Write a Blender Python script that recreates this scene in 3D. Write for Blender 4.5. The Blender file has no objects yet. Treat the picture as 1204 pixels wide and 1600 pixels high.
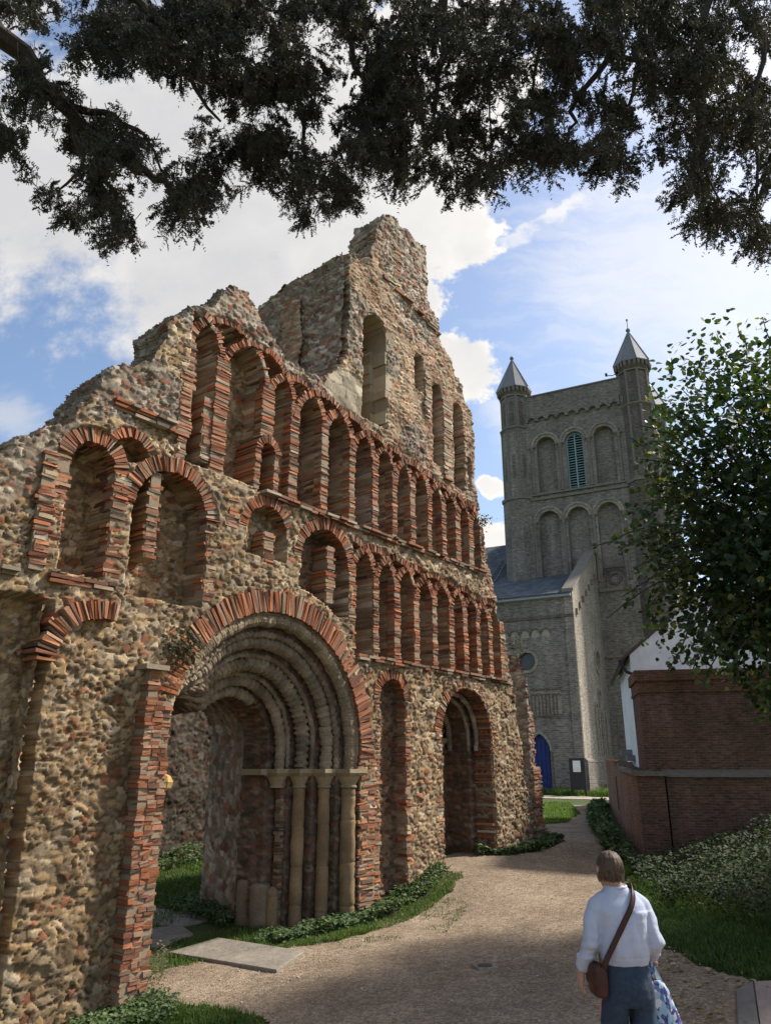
import bpy, bmesh, math, random
import numpy as np
from mathutils import Vector, Matrix
from mathutils.geometry import tessellate_polygon
random.seed(7); RNG = np.random.default_rng(7)
S = bpy.context.scene
COL = S.collection
R = math.radians
pi = math.pi

# ------------------------------------------------------------------ camera
F_PX, PITCH, HC = 1200.0, R(18.5), 2.15
cP, sP = math.cos(PITCH), math.sin(PITCH)
def ray(px, py):
    u, v = px - 602.0, 800.0 - py
    return (u, F_PX*cP - v*sP, F_PX*sP + v*cP)
cam = bpy.data.cameras.new('camera'); co = bpy.data.objects.new('camera', cam); COL.objects.link(co)
co.location = (0, 0, HC); co.rotation_euler = (pi/2 + PITCH, 0, 0)
cam.sensor_fit = 'VERTICAL'; cam.sensor_height = 32; cam.sensor_width = 24.06; cam.lens = 24
cam.clip_start = 0.05; cam.clip_end = 3000
S.camera = co
S.render.resolution_x, S.render.resolution_y = 770, 1024

# facade frame: local x along the front, local y into the wall, z up
FA = (-.32, 13.27); FROT = R(52)
fD = (math.cos(FROT), math.sin(FROT)); fN = (math.sin(FROT), -math.cos(FROT))
def fw(s, n, z=0.0): return (FA[0] + s*fD[0] + n*fN[0], FA[1] + s*fD[1] + n*fN[1], z)
# church frame
CT = (8.3 + 6*.457, 35 + 6*.889); CROT = -math.atan2(.457, .889)
cX = (math.cos(CROT), math.sin(CROT)); cY = (-math.sin(CROT), math.cos(CROT))
def cw(x, y, z=0.0): return (CT[0] + x*cX[0] + y*cY[0], CT[1] + x*cX[1] + y*cY[1], z)

# ------------------------------------------------------------------ terrain height (thin plate spline through measured spots)
_tp = [(0,0,0),(1.5,5.4,0),(3,7.5,.08),(-3,3,-.2),(-6,2,-.4),
       fw(-4.2,.2,-.36), fw(-6.5,.6,-.5), fw(-2,.3,-.1), fw(0,.1,.0), fw(1.1,.1,.24), fw(2.15,.1,.46), fw(3.4,.1,.53), fw(5.2,.1,.58), fw(6.1,.1,.68),
       (5,16,.42),(7.4,26,.85),(5,22,.75),(8,34.6,1.1),(2,36,1.15),(12,36,1.15),(4.2,10.5,.35),(6,9,.6),(2.6,10.5,.15),(6,6,.35),
       fw(-2,-4,-.1), fw(3,-5,.4), (0,9.5,-.08),(-60,0,-.6),(60,0,.8),(0,90,1.3),(-60,60,.8),(60,60,1.3),(0,-40,-.2)]
_tx = np.array([p[:2] for p in _tp], float); _tz = np.array([p[2] for p in _tp], float)
def _U(r2): return np.where(r2 > 1e-9, r2*np.log(np.maximum(r2, 1e-9)), 0)
_n = len(_tp)
_K = _U(((_tx[:,None]-_tx[None])**2).sum(-1)) + np.eye(_n)*.5
_Q = np.hstack([np.ones((_n,1)), _tx]); _M = np.zeros((_n+3,_n+3)); _M[:_n,:_n] = _K; _M[:_n,_n:] = _Q; _M[_n:,:_n] = _Q.T
_sol = np.linalg.solve(_M, np.concatenate([_tz, np.zeros(3)]))
def terr(x, y):
    x = np.asarray(x, float); y = np.asarray(y, float)
    xc = np.clip(x, -60, 60); yc = np.clip(y, -40, 90)
    r = np.full(xc.shape, _sol[_n]) + _sol[_n+1]*xc + _sol[_n+2]*yc
    for k in range(_n): r = r + _sol[k]*_U((xc-_tx[k,0])**2 + (yc-_tx[k,1])**2)
    return r
def T1(x, y): return float(terr(np.array([x]), np.array([y]))[0])
def gp(px, py):
    r = ray(px, py); z = 0.0
    for _ in range(12):
        t = (z - HC)/r[2]; z = z*.3 + .7*T1(t*r[0], t*r[1])
    return (t*r[0], t*r[1])

# ------------------------------------------------------------------ numpy noise
def hsh(i, j, k):
    x = (np.asarray(i).astype(np.int64)*374761393 + np.asarray(j).astype(np.int64)*668265263 + k*2246822519) & 0xffffffff
    x = ((x ^ (x >> 13))*1274126177) & 0xffffffff
    x = ((x ^ (x >> 15))*2246822519) & 0xffffffff
    return (x ^ (x >> 16))/4294967296.0
def vn(u, v, k=0):
    i = np.floor(u); j = np.floor(v); a = u-i; b = v-j
    a = a*a*(3-2*a); b = b*b*(3-2*b)
    return (hsh(i,j,k)*(1-a)+hsh(i+1,j,k)*a)*(1-b) + (hsh(i,j+1,k)*(1-a)+hsh(i+1,j+1,k)*a)*b
def fbm(u, v, k=0, o=4):
    r = 0; a = .5; t = 0
    for q in range(o):
        r = r + a*vn(u*2**q, v*2**q, k+q*17); t += a; a *= .5
    return r/t
def sst(x, a, b):
    t = np.clip((x-a)/(b-a), 0, 1); return t*t*(3-2*t)
def cells(u, v, cu, cv, k, jit=.8, p=3.0):
    V = v/cv; j = np.floor(V)
    f1 = np.full(u.shape, 9.); f2 = f1.copy(); I = np.zeros(u.shape); J = I.copy(); DX = I.copy(); DY = I.copy()
    for dj in (-1,0,1):
        row = j+dj
        uu = u/cu*(1+.35*(hsh(row, row*0+3, k)-.5)) + hsh(row, row*0, k)*7.3; i = np.floor(uu)
        for di in (-1,0,1):
            ci = i+di
            dx = uu-(ci+.5+jit*(hsh(ci,row,k+1)-.5)); dy = V-(row+.5+jit*.8*(hsh(ci,row,k+2)-.5))
            d = (np.abs(dx)**p+np.abs(dy)**p)**(1/p)
            n1 = d < f1
            f2 = np.where(n1, f1, np.minimum(f2, d)); f1 = np.where(n1, d, f1)
            I = np.where(n1, ci, I); J = np.where(n1, row, J); DX = np.where(n1, dx, DX); DY = np.where(n1, dy, DY)
    return f1, f2-f1, I, J, DX, DY
PAL = {
 'rubble': [(.38,.30,.195),(.31,.245,.16),(.42,.35,.25),(.25,.20,.145),(.36,.265,.155),(.47,.41,.32),(.20,.15,.10),(.32,.275,.21),(.40,.31,.20),(.28,.20,.12),(.36,.30,.22),(.33,.24,.14),(.26,.21,.15),(.27,.13,.08)],
 'tile':   [(.33,.16,.10),(.40,.32,.23),(.27,.15,.10),(.45,.38,.29),(.33,.255,.18),(.36,.22,.145),(.25,.19,.14),(.42,.35,.26),(.36,.29,.2)],
 'brick':  [(.35,.135,.065),(.29,.105,.052),(.40,.17,.085),(.22,.085,.05),(.31,.14,.08),(.19,.09,.06),(.36,.19,.115),(.28,.125,.075),(.34,.115,.05),(.31,.20,.13)],
 'dull':   [(.16,.095,.065),(.19,.135,.095),(.12,.072,.05),(.17,.078,.05),(.21,.165,.12),(.11,.083,.06)],  # dark inner masonry; shade of reveals and doorway depths is put into it
 'ashlar': [(.42,.345,.22),(.38,.32,.225),(.45,.385,.27),(.35,.285,.19)],
 'grey':   [(.30,.27,.23),(.25,.22,.19),(.36,.33,.28),(.20,.17,.14),(.42,.38,.33),(.26,.13,.09)],
}
def relief(u, v, style, k=0):
    """height (m) and albedo of a masonry skin at (u,v) metres"""
    pal, cu, cv, amp, wd, mort = {
        'rubble': ('rubble', .135, .09, .040, .11, (.15,.115,.075)),
        'grey':   ('grey', .14, .08, .042, .11, (.14,.11,.08)),
        'tile':   ('tile', .17, .05, .034, .2, (.31,.25,.18)),
        'brick':  ('brick', .21, .062, .02, .15, (.32,.26,.19)),
        'voussoir': ('dull', .055, .20, .03, .25, (.15,.115,.085)),
        'dull':   ('dull', .15, .07, .04, .25, (.22,.175,.13)),
        'ashlar': ('ashlar', .34, .2, .012, .07, (.34,.29,.21))}[style]
    wu = u + .05*(vn(u*5, v*5, k+5)-.5) + .03*(vn(u*14, v*14, k+6)-.5); wv = v + .05*(vn(u*4, v*5, k+7)-.5) + .025*(vn(u*15, v*13, k+8)-.5)
    f1, e, I, J, dx, dy = cells(wu, wv, cu, cv, k, .95 if style != 'ashlar' else .3, 4.0 if style in ('rubble','grey') else 7.)
    if style in ('rubble','grey'):      # pockets of small stones packed between the big ones
        g = cells(wu+3.1, wv+1.7, cu*.55, cv*.6, k+40, .9, 4.0); w_ = fbm(u*1.7, v*1.7, k+45, 3) > .63
        e, I, J, dx, dy = [np.where(w_, b_, a_) for a_, b_ in ((e,g[1]),(I,g[2]+5000),(J,g[3]),(dx,g[4]),(dy,g[5]))]
    r1 = hsh(I,J,k+11); r2 = hsh(I,J,k+12); r3 = hsh(I,J,k+13); r4 = hsh(I,J,k+14)
    st = sst(e, 0.02, wd)
    h = amp*st*(.45+.75*r1) + amp*.6*st*((r2-.5)*dx + (r3-.5)*dy)*1.6 + amp*.30*(fbm(u*13, v*15, k+20, 3)-.5)
    P = np.array(PAL[pal]); c = P[np.minimum((r4*len(P)).astype(int), len(P)-1)]
    c = c*(.62+.76*r2)[...,None]
    m = np.array(mort)
    c = m + (c*1.1-m)*sst(e, .03, wd*.8)[...,None]
    if style in ('rubble','grey','tile'):   # lime mortar smeared over part of the stones
        lev = amp*((-.60 if style == 'rubble' else -.34)+1.2*fbm(u*2.1, v*2.1, k+50, 4)+.35*(fbm(u*9, v*9, k+52, 3)-.5)); bur = sst(lev-h, -.008, .006)
        pm = np.array({'rubble':(.36,.285,.195),'grey':(.30,.25,.19),'tile':(.40,.325,.235)}[style])*(.8+.4*fbm(u*14, v*14, k+54, 3))[...,None]
        h = h + (lev-h)*bur*.85 + amp*.25*(fbm(u*22, v*22, k+56, 2)-.5)*bur; c = c + (pm-c)*(bur*.9)[...,None]
    if style in ('rubble','grey','tile','dull'): c = c*np.array([1.03,.94,.835])
    stain = .68+.62*fbm(u*.8, v*.6, k+31, 4)
    c = c*.80*(stain*(.82+.36*fbm(u*26, v*26, k+33, 2)))[...,None]
    return h, c

# ------------------------------------------------------------------ mesh building
OFF = {}
def setp(o, label=None, cat=None, group=None, kind=None):
    if label: o['label'] = label
    if cat: o['category'] = cat
    if group: o['group'] = group
    if kind: o['kind'] = kind
    return o
def thing(name, label, cat, loc=(0,0,0), rz=0, group=None):
    o = bpy.data.objects.new(name, None); COL.objects.link(o)
    o.empty_display_size = .2; o.location = loc; o.rotation_euler = (0,0,rz)
    OFF[o.name] = tuple(loc) if rz == 0 else (0,0,0)      # rotated things are built in their own frame
    return setp(o, label, cat, group)
def np_mesh(name, V, Fq, mat, parent=None, col=None, smooth=False, uv=None, loc=None):
    """V (n,3); Fq (m,k) int array"""
    V = np.asarray(V, np.float32); Fq = np.asarray(Fq, np.int32)
    if parent is not None:
        OFF_ = OFF.get(parent.name, (0,0,0)); V = V - np.array(OFF_, np.float32)
    elif loc is not None: V = V - np.array(loc, np.float32)
    me = bpy.data.meshes.new(name); m, k = Fq.shape
    me.vertices.add(len(V)); me.vertices.foreach_set('co', V.ravel())
    me.loops.add(m*k); me.loops.foreach_set('vertex_index', Fq.ravel())
    me.polygons.add(m); me.polygons.foreach_set('loop_start', np.arange(0, m*k, k, dtype=np.int32))
    if smooth: me.polygons.foreach_set('use_smooth', np.ones(m, bool))
    if col is not None:
        a = me.attributes.new('col', 'FLOAT_COLOR', 'POINT')
        a.data.foreach_set('color', np.hstack([np.asarray(col, np.float32), np.ones((len(V),1), np.float32)]).ravel())
    me.update(calc_edges=True); me.validate()
    return _link(name, me, mat, parent, loc)
def _link(name, me, mat, parent, loc=None):
    o = bpy.data.objects.new(name, me); COL.objects.link(o)
    if mat: me.materials.append(mat)
    if parent is not None:
        o.parent = parent; OFF[o.name] = OFF.get(parent.name, (0,0,0))
    elif loc is not None: o.location = loc; OFF[o.name] = tuple(loc)
    return o
class MB:
    def __init__(self): self.v = []; self.f = []; self.c = []; self.cc = (.5,.5,.5)
    def add(self, vs, fs, col=None):
        b = len(self.v); self.v += [tuple(p) for p in vs]; self.c += [col or self.cc]*len(vs)
        self.f += [tuple(b+i for i in q) for q in fs]
    def hexa(self, p, col=None):      # p: 8 corners, bottom ring 0-3, top ring 4-7
        self.add(p, [(3,2,1,0),(4,5,6,7),(0,1,5,4),(1,2,6,5),(2,3,7,6),(3,0,4,7)], col)
    def box(self, x0, x1, y0, y1, z0, z1, col=None):
        self.hexa([(x0,y0,z0),(x1,y0,z0),(x1,y1,z0),(x0,y1,z0),(x0,y0,z1),(x1,y0,z1),(x1,y1,z1),(x0,y1,z1)], col)
    def obox(self, c, a, b, d, col=None):   # centre + three half axes (Vectors)
        c, a, b, d = Vector(c), Vector(a), Vector(b), Vector(d)
        self.hexa([c-a-b-d, c+a-b-d, c+a+b-d, c-a+b-d, c-a-b+d, c+a-b+d, c+a+b+d, c-a+b+d], col)
    def tube(self, pts, rad, seg=8, col=None, cap=True, ell=1.0):
        pts = [Vector(p) for p in pts]; n = len(pts)
        if not hasattr(rad, '__len__'): rad = [rad]*n
        vs = []; up = None
        for i, p in enumerate(pts):
            t = (pts[min(i+1,n-1)] - pts[max(i-1,0)]).normalized()
            if up is None: up = Vector((0,0,1)) if abs(t.z) < .9 else Vector((1,0,0))
            if i == 0: a = t.cross(up)
            else: a = a - t*a.dot(t)
            a = a.normalized() if a.length > 1e-5 else Vector((1,0,0)); b = t.cross(a).normalized()
            for k in range(seg):
                w = 2*pi*k/seg; vs.append(p + a*math.cos(w)*rad[i] + b*math.sin(w)*rad[i]*ell)
        fs = [(i*seg+k, i*seg+(k+1)%seg, (i+1)*seg+(k+1)%seg, (i+1)*seg+k) for i in range(n-1) for k in range(seg)]
        if cap: fs += [tuple(range(seg))[::-1], tuple((n-1)*seg+k for k in range(seg))]
        self.add(vs, fs, col)
    def lathe(self, c, prof, seg=16, col=None, rot=0, cap=True):
        vs = [(c[0]+r*math.cos(2*pi*k/seg+rot), c[1]+r*math.sin(2*pi*k/seg+rot), c[2]+z) for r, z in prof for k in range(seg)]
        n = len(prof)
        fs = [(i*seg+k, i*seg+(k+1)%seg, (i+1)*seg+(k+1)%seg, (i+1)*seg+k) for i in range(n-1) for k in range(seg)]
        if cap: fs += [tuple(range(seg))[::-1], tuple((n-1)*seg+k for k in range(seg))]
        self.add(vs, fs, col)
    def loft(self, rings, col=None):
        seg = len(rings[0]); n = len(rings); vs = [p for r in rings for p in r]
        fs = [(i*seg+k, i*seg+(k+1)%seg, (i+1)*seg+(k+1)%seg, (i+1)*seg+k) for i in range(n-1) for k in range(seg)]
        fs += [tuple(range(seg))[::-1], tuple((n-1)*seg+k for k in range(seg))]
        self.add(vs, fs, col)
    def build(self, name, mat, parent=None, smooth=False, loc=None, uv=False):
        off = OFF.get(parent.name, (0,0,0)) if parent is not None else (loc or (0,0,0))
        me = bpy.data.meshes.new(name)
        me.from_pydata([(p[0]-off[0], p[1]-off[1], p[2]-off[2]) for p in self.v], [], self.f)
        a = me.attributes.new('col', 'FLOAT_COLOR', 'POINT')
        a.data.foreach_set('color', [q for c in self.c for q in (c[0],c[1],c[2],1.0)])
        if smooth: me.polygons.foreach_set('use_smooth', [True]*len(me.polygons))
        if uv:
            l = me.uv_layers.new(name='UVMap'); dat = np.zeros((len(me.loops),2), np.float32)
            for p in me.polygons:
                nx, ny, nz = p.normal
                h = Vector((-ny, nx, 0)); h = h.normalized() if h.length > .05 else Vector((1,0,0))
                for li in p.loop_indices:
                    q = me.vertices[me.loops[li].vertex_index].co
                    dat[li] = (q.x*h.x+q.y*h.y, q.z if abs(nz) < .9 else (q.x*(-h.y)+q.y*h.x))
            l.data.foreach_set('uv', dat.ravel())
        return _link(name, me, mat, parent, loc)
def grid_mesh(name, P, col, mat, parent, mask=None):
    H, W = P.shape[:2]; idx = np.arange(H*W).reshape(H,W)
    q = np.stack([idx[:-1,:-1], idx[:-1,1:], idx[1:,1:], idx[1:,:-1]], -1)
    q = q[mask] if mask is not None else q.reshape(-1,4)
    used = np.zeros(H*W, bool); used[q.ravel()] = True
    re = np.cumsum(used)-1
    return np_mesh(name, P.reshape(-1,3)[used], re[q], mat, parent, col.reshape(-1,3)[used])
def poly_in(x, y, poly):
    inside = np.zeros(x.shape, bool); n = len(poly)
    for i in range(n):
        (x1,y1),(x2,y2) = poly[i], poly[(i+1)%n]
        if y1 == y2: continue
        c = ((y1 > y) != (y2 > y)) & (x < (x2-x1)*(y-y1)/(y2-y1)+x1)
        inside ^= c
    return inside

# ------------------------------------------------------------------ materials
def newmat(name):
    m = bpy.data.materials.new(name); m.use_nodes = True
    nt = m.node_tree; b = nt.nodes['Principled BSDF']
    b.inputs['Specular IOR Level'].default_value = .25
    return m, nt, b
def N_(nt, t, **k):
    n = nt.nodes.new(t)
    for a, v in k.items():
        if a in n.inputs.keys() if hasattr(n.inputs,'keys') else False: n.inputs[a].default_value = v
        else: setattr(n, a, v)
    return n
def noise(nt, scale, detail=4, rough=.6, coord='Object', vec=None):
    if vec is None:
        tc = nt.nodes.new('ShaderNodeTexCoord'); vec = tc.outputs[coord]
    n = nt.nodes.new('ShaderNodeTexNoise'); n.inputs['Scale'].default_value = scale; n.inputs['Detail'].default_value = detail; n.inputs['Roughness'].default_value = rough
    nt.links.new(vec, n.inputs['Vector']); return n
def mulcol(nt, colout, facout, lo, hi):
    mr = nt.nodes.new('ShaderNodeMapRange'); mr.inputs['From Min'].default_value = .25; mr.inputs['From Max'].default_value = .75
    mr.inputs['To Min'].default_value = lo; mr.inputs['To Max'].default_value = hi
    nt.links.new(facout, mr.inputs['Value'])
    mx = nt.nodes.new('ShaderNodeVectorMath'); mx.operation = 'SCALE'
    nt.links.new(colout, mx.inputs[0]); nt.links.new(mr.outputs[0], mx.inputs['Scale'])
    return mx.outputs[0]
def bump(nt, b, hout, strength, dist=.01):
    bp = nt.nodes.new('ShaderNodeBump'); bp.inputs['Strength'].default_value = strength; bp.inputs['Distance'].default_value = dist
    nt.links.new(hout, bp.inputs['Height']); nt.links.new(bp.outputs[0], b.inputs['Normal'])
def roughen(mb, a, f=9.0, k=0):
    V = np.array(mb.v); d = np.stack([fbm(V[:,0]*f+V[:,2]*f*.7, V[:,2]*f+V[:,1]*f, k+j, 3)-.5 for j in (900,910,920)], -1)
    mb.v = [tuple(p) for p in V+2*a*d]; q = .5+.95*fbm(V[:,2]*4+V[:,0]*2, V[:,0]*3+V[:,1]*4, k+930, 4); mb.c = [tuple(x*t for x in c) for c, t in zip(mb.c, q)]
def attr_mat(name, nsc=45, lo=.75, hi=1.25, bst=.6, bd=.012, rough=.95, sc2=3.0, gain=1.0):
    m, nt, b = newmat(name)
    at = nt.nodes.new('ShaderNodeAttribute'); at.attribute_name = 'col'
    n1 = noise(nt, nsc, 5, .65); n2 = noise(nt, sc2, 4, .6)
    c = mulcol(nt, at.outputs['Color'], n1.outputs['Fac'], lo*gain, hi*gain)
    c = mulcol(nt, c, n2.outputs['Fac'], .82, 1.15)
    nt.links.new(c, b.inputs['Base Color']); b.inputs['Roughness'].default_value = rough
    bump(nt, b, n1.outputs['Fac'], bst, bd); return m
def flat_mat(name, col, nsc=20, lo=.8, hi=1.2, bst=.3, bd=.01, rough=.9, sc2=1.5, lo2=.85, hi2=1.12, spec=.25, metal=0):
    m, nt, b = newmat(name)
    rgb = nt.nodes.new('ShaderNodeRGB'); rgb.outputs[0].default_value = (*col,1)
    n1 = noise(nt, nsc, 5, .65); n2 = noise(nt, sc2, 4, .6)
    c = mulcol(nt, rgb.outputs[0], n1.outputs['Fac'], lo, hi); c = mulcol(nt, c, n2.outputs['Fac'], lo2, hi2)
    nt.links.new(c, b.inputs['Base Color']); b.inputs['Roughness'].default_value = rough; b.inputs['Specular IOR Level'].default_value = spec; b.inputs['Metallic'].default_value = metal
    if bst: bump(nt, b, n1.outputs['Fac'], bst, bd)
    return m
def brick_mat(name, c1, c2, mort, bw=.225, bh=.075, ms=.012, bst=.6, lo2=.6, hi2=1.3, sc2=.6, dark=None):
    m, nt, b = newmat(name)
    uv = nt.nodes.new('ShaderNodeUVMap')
    wn = noise(nt, 3.0, 3, .5, vec=uv.outputs[0])
    br = nt.nodes.new('ShaderNodeTexBrick'); br.inputs['Scale'].default_value = 1; br.inputs['Brick Width'].default_value = bw; br.inputs['Row Height'].default_value = bh
    br.inputs['Mortar Size'].default_value = ms; br.inputs['Mortar Smooth'].default_value = .2; br.inputs['Bias'].default_value = -.1
    br.inputs['Color1'].default_value = (*c1,1); br.inputs['Color2'].default_value = (*c2,1); br.inputs['Mortar'].default_value = (*mort,1)
    ad = nt.nodes.new('ShaderNodeVectorMath'); ad.operation = 'MULTIPLY_ADD'; ad.inputs[1].default_value = (.03,.03,0)
    nt.links.new(wn.outputs['Color'], ad.inputs[0]); nt.links.new(uv.outputs[0], ad.inputs[2]); nt.links.new(ad.outputs[0], br.inputs['Vector'])
    # individual brick tone: coarse cells stretched to brick proportions
    mp = nt.nodes.new('ShaderNodeMapping'); mp.inputs['Scale'].default_value = (1/bw, 1/bh, 1); nt.links.new(ad.outputs[0], mp.inputs[0])
    n1 = noise(nt, 1.0, 2, .7, vec=mp.outputs[0]); n2 = noise(nt, sc2, 5, .65, vec=uv.outputs[0])
    c = mulcol(nt, br.outputs['Color'], n1.outputs['Fac'], .55, 1.5); c = mulcol(nt, c, n2.outputs['Fac'], lo2, hi2)
    mp2 = nt.nodes.new('ShaderNodeMapping'); mp2.inputs['Scale'].default_value = (2.2, .22, 1); nt.links.new(uv.outputs[0], mp2.inputs[0])
    n3 = noise(nt, 1.0, 4, .65, vec=mp2.outputs[0]); c = mulcol(nt, c, n3.outputs['Fac'], .68, 1.18)
    nt.links.new(c, b.inputs['Base Color']); b.inputs['Roughness'].default_value = .93
    mx = nt.nodes.new('ShaderNodeMath'); mx.operation = 'MULTIPLY_ADD'; mx.inputs[1].default_value = -1.
    nt.links.new(br.outputs['Fac'], mx.inputs[0]); nt.links.new(n1.outputs['Fac'], mx.inputs[2])
    bump(nt, b, mx.outputs[0], bst, .012); return m
def leaf_mat(name, trans=.35, rough=.5, gain=1.0, tint=(1.3,1.5,.5)):
    m, nt, b = newmat(name)
    at = nt.nodes.new('ShaderNodeAttribute'); at.attribute_name = 'col'
    n1 = noise(nt, 9, 3, .6); c = mulcol(nt, at.outputs['Color'], n1.outputs['Fac'], .7*gain, 1.3*gain)
    nt.links.new(c, b.inputs['Base Color']); b.inputs['Roughness'].default_value = rough; b.inputs['Specular IOR Level'].default_value = .3
    if trans > 0:
        tr = nt.nodes.new('ShaderNodeBsdfTranslucent'); vm = nt.nodes.new('ShaderNodeVectorMath'); vm.operation = 'MULTIPLY'; vm.inputs[1].default_value = tint
        nt.links.new(c, vm.inputs[0]); nt.links.new(vm.outputs[0], tr.inputs['Color'])
        mix = nt.nodes.new('ShaderNodeMixShader'); mix.inputs[0].default_value = trans
        nt.links.new(b.outputs[0], mix.inputs[1]); nt.links.new(tr.outputs[0], mix.inputs[2])
        nt.links.new(mix.outputs[0], nt.nodes['Material Output'].inputs['Surface'])
    return m
M_RUB = attr_mat('rubble_masonry', 42, .74, 1.26, .5, .012); M_BRK = attr_mat('roman_brick', 60, .7, 1.3, .5, .008)
M_STN = attr_mat('carved_stone', 30, .75, 1.2, .5, .008)
# ================================================================== the ruined priory front
ruin = thing('ruined_priory_front', 'roofless flint and red brick priory front with tiers of round arches along the gravel path', 'ruin', (FA[0], FA[1], 0), FROT)
def rc(style='brick', lo=.75, hi=1.25):
    if random.random() < .07 and style == 'brick': style = 'dull'
    c = random.choice(PAL[style]); k = random.uniform(lo, hi); m = random.uniform(0,.22)**1.4 if style == 'brick' else 0; return tuple((a+(b-a)*m)*k for a, b in zip(c, (.31,.22,.14)))
def jit(P, a=.006): return [(p[0]+random.uniform(-a,a), p[1]+random.uniform(-a,a)*1.6, p[2]+random.uniform(-a,a)*.7) for p in P]
def insil(x, y):
    c = False; n = len(sil)
    for i in range(n):
        (x1,y1),(x2,y2) = sil[i], sil[(i+1)%n]
        if (y1 > y) != (y2 > y) and x < (x2-x1)*(y-y1)/(y2-y1)+x1: c = not c
    return c
def stack(mb, s0, s1, z0, z1, y0, y1, th=.044, jag=.015, style='brick', gap=.009, mix=.0, core=True, lean=0.0, nb=None):
    """horizontal courses of thin bricks filling a pier; y0 is the front"""
    z = z0
    if core: mb.box(s0+.014, s1-.014, y0+.010, y1-.01, z0, z1, (.29,.225,.155))
    while z < z1-.015:
        h = th*random.uniform(.7, 1.45); h = min(h, z1-z)
        a = s0 + random.uniform(-jag, jag); b = s1 + random.uniform(-jag, jag)
        n = nb or max(1, round((b-a)/random.uniform(.17,.3)))
        cuts = [a] + sorted(a+(b-a)*(i+random.uniform(-.2,.2))/n for i in range(1,n)) + [b]
        for q in range(len(cuts)-1):
            if random.random() < .05: continue
            st = style if random.random() > mix else 'rubble'
            f = y0 + random.uniform(-.012, .014); dz = random.uniform(-.004,.004); tl = random.uniform(-.006,.006)
            x0, x1 = cuts[q]+gap*.4, cuts[q+1]-gap*.4
            L = lean*(z-z0)
            mb.hexa(jit([(x0+L,f,z+dz),(x1+L,f+random.uniform(-.008,.008),z+dz+tl),(x1+L,y1,z+dz),(x0+L,y1,z+dz),
                     (x0+L+random.uniform(0,.006),f,z+h-gap+dz),(x1+L,f,z+h-gap+dz+tl),(x1+L,y1,z+h-gap+dz),(x0+L,y1,z+h-gap+dz)]), rc(st, .65, 1.25))
        z += h
def arch(mb, cs, cz, ri, ro, a0, a1, y0, y1, th=.045, style='brick', jag=.02, miss=.02, gap=.012, squash=1.0):
    """voussoirs set radially"""
    a = R(a0); rm = (ri+ro)/2
    while a < R(a1):
        t = th*random.uniform(.65, 1.45); da = t/rm
        if random.random() > miss and insil(cs+ro*math.cos(a), cz+ro*math.sin(a)+.04):
            r0 = ri + random.uniform(-.016,.012); r1 = ro + random.uniform(-jag, jag*.8); f = y0 + random.uniform(-.012,.012)
            g = gap/rm*.5; sk = random.uniform(-.02,.02)
            def P(r, ang, y): return (cs + r*math.cos(ang), y, cz + r*math.sin(ang)*squash)
            mb.hexa(jit([P(r0,a+g,f),P(r0,a+da-g,f),P(r0,a+da-g,y1),P(r0,a+g,y1),P(r1,a+g+sk,f+random.uniform(-.006,.01)),P(r1,a+da-g+sk,f),P(r1,a+da-g+sk,y1),P(r1,a+g+sk,y1)]), rc(style, .65, 1.25) if random.random() > .035 else rc('rubble', .7, 1))
        a += da

# ---- arcade layout (positions along the front, metres)
LP = [-.43,.22,.85,1.455,2.06,2.635,3.17,3.665,4.15,4.66]
UP = [-4.17,-3.53,-2.57,-1.95,-1.2,-.47,.18,.785,1.365,1.945,2.47,3.0,3.52,3.98]
def lz(s): return 5.36 - .045*(s+.4)
def uz(s): return 8.10 if s < -3.6 else 8.02 - .115*(s+3.5)
L_BASE, U_BASE = 3.98, 6.27
PW = .17; RW = .12; ND = .46
UW = [.18,.28,.26,.20,.20] + [.17]*9
def ring_list(P, zf, ext=True):
    out = []
    Q = list(P)
    if ext: Q = [2*P[0]-P[1]] + Q + [2*P[-1]-P[-2]]
    for i in range(len(Q)-2):
        c = (Q[i]+Q[i+2])/2; h = (Q[i+2]-Q[i])/2; j1, j2, j3, j4 = [random.Random(i*7+q+len(P)).uniform(-1,1) for q in range(4)]; out.append((c+.018*j1, zf(c)+.035*j2, h-PW/2+.01+.015*j3, h-PW/2+RW+.02*j4))
    return out
LR = ring_list(LP, lz); UR = ring_list(UP, uz)
# single round-headed recesses: centre, half width, spring, base, depth, brick ring width
SN = {
 'L1': (-5.45,.31,5.78,4.36,.45,.2), 'L2': (-4.22,.60,5.46,4.25,.40,.2), 'L3': (-1.12,.58,5.40,4.55,.36,.17), 'L4': (-2.45,.42,5.62,5.2,.25,.16),
 'blind': (.70,.37,3.30,.0,.22,.17), 'LSP': (-4.93,.30,6.03,5.98,.3,.13),
 'n1': (1.65,.15,10.45,9.7,.26,0), 'n2': (2.30,.17,9.95,8.25,.26,0), 'n3': (3.12,.2,9.8,7.95,.28,0), 'n4': (3.5,.12,8.7,8.0,.25,0),
 'win': (.16,.38,10.42,8.42,2.0,.0),
 'door': (-3.94,.12,7.2,6.36,1.9,.0), 'door2': (-2.53,.15,6.93,6.22,1.9,.0),
}
GA = (-2.1, 2.5); GR = 1.92            # great doorway: centre, outer opening radius
PO = (3.11, 2.77); PR = .91            # side portal

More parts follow.
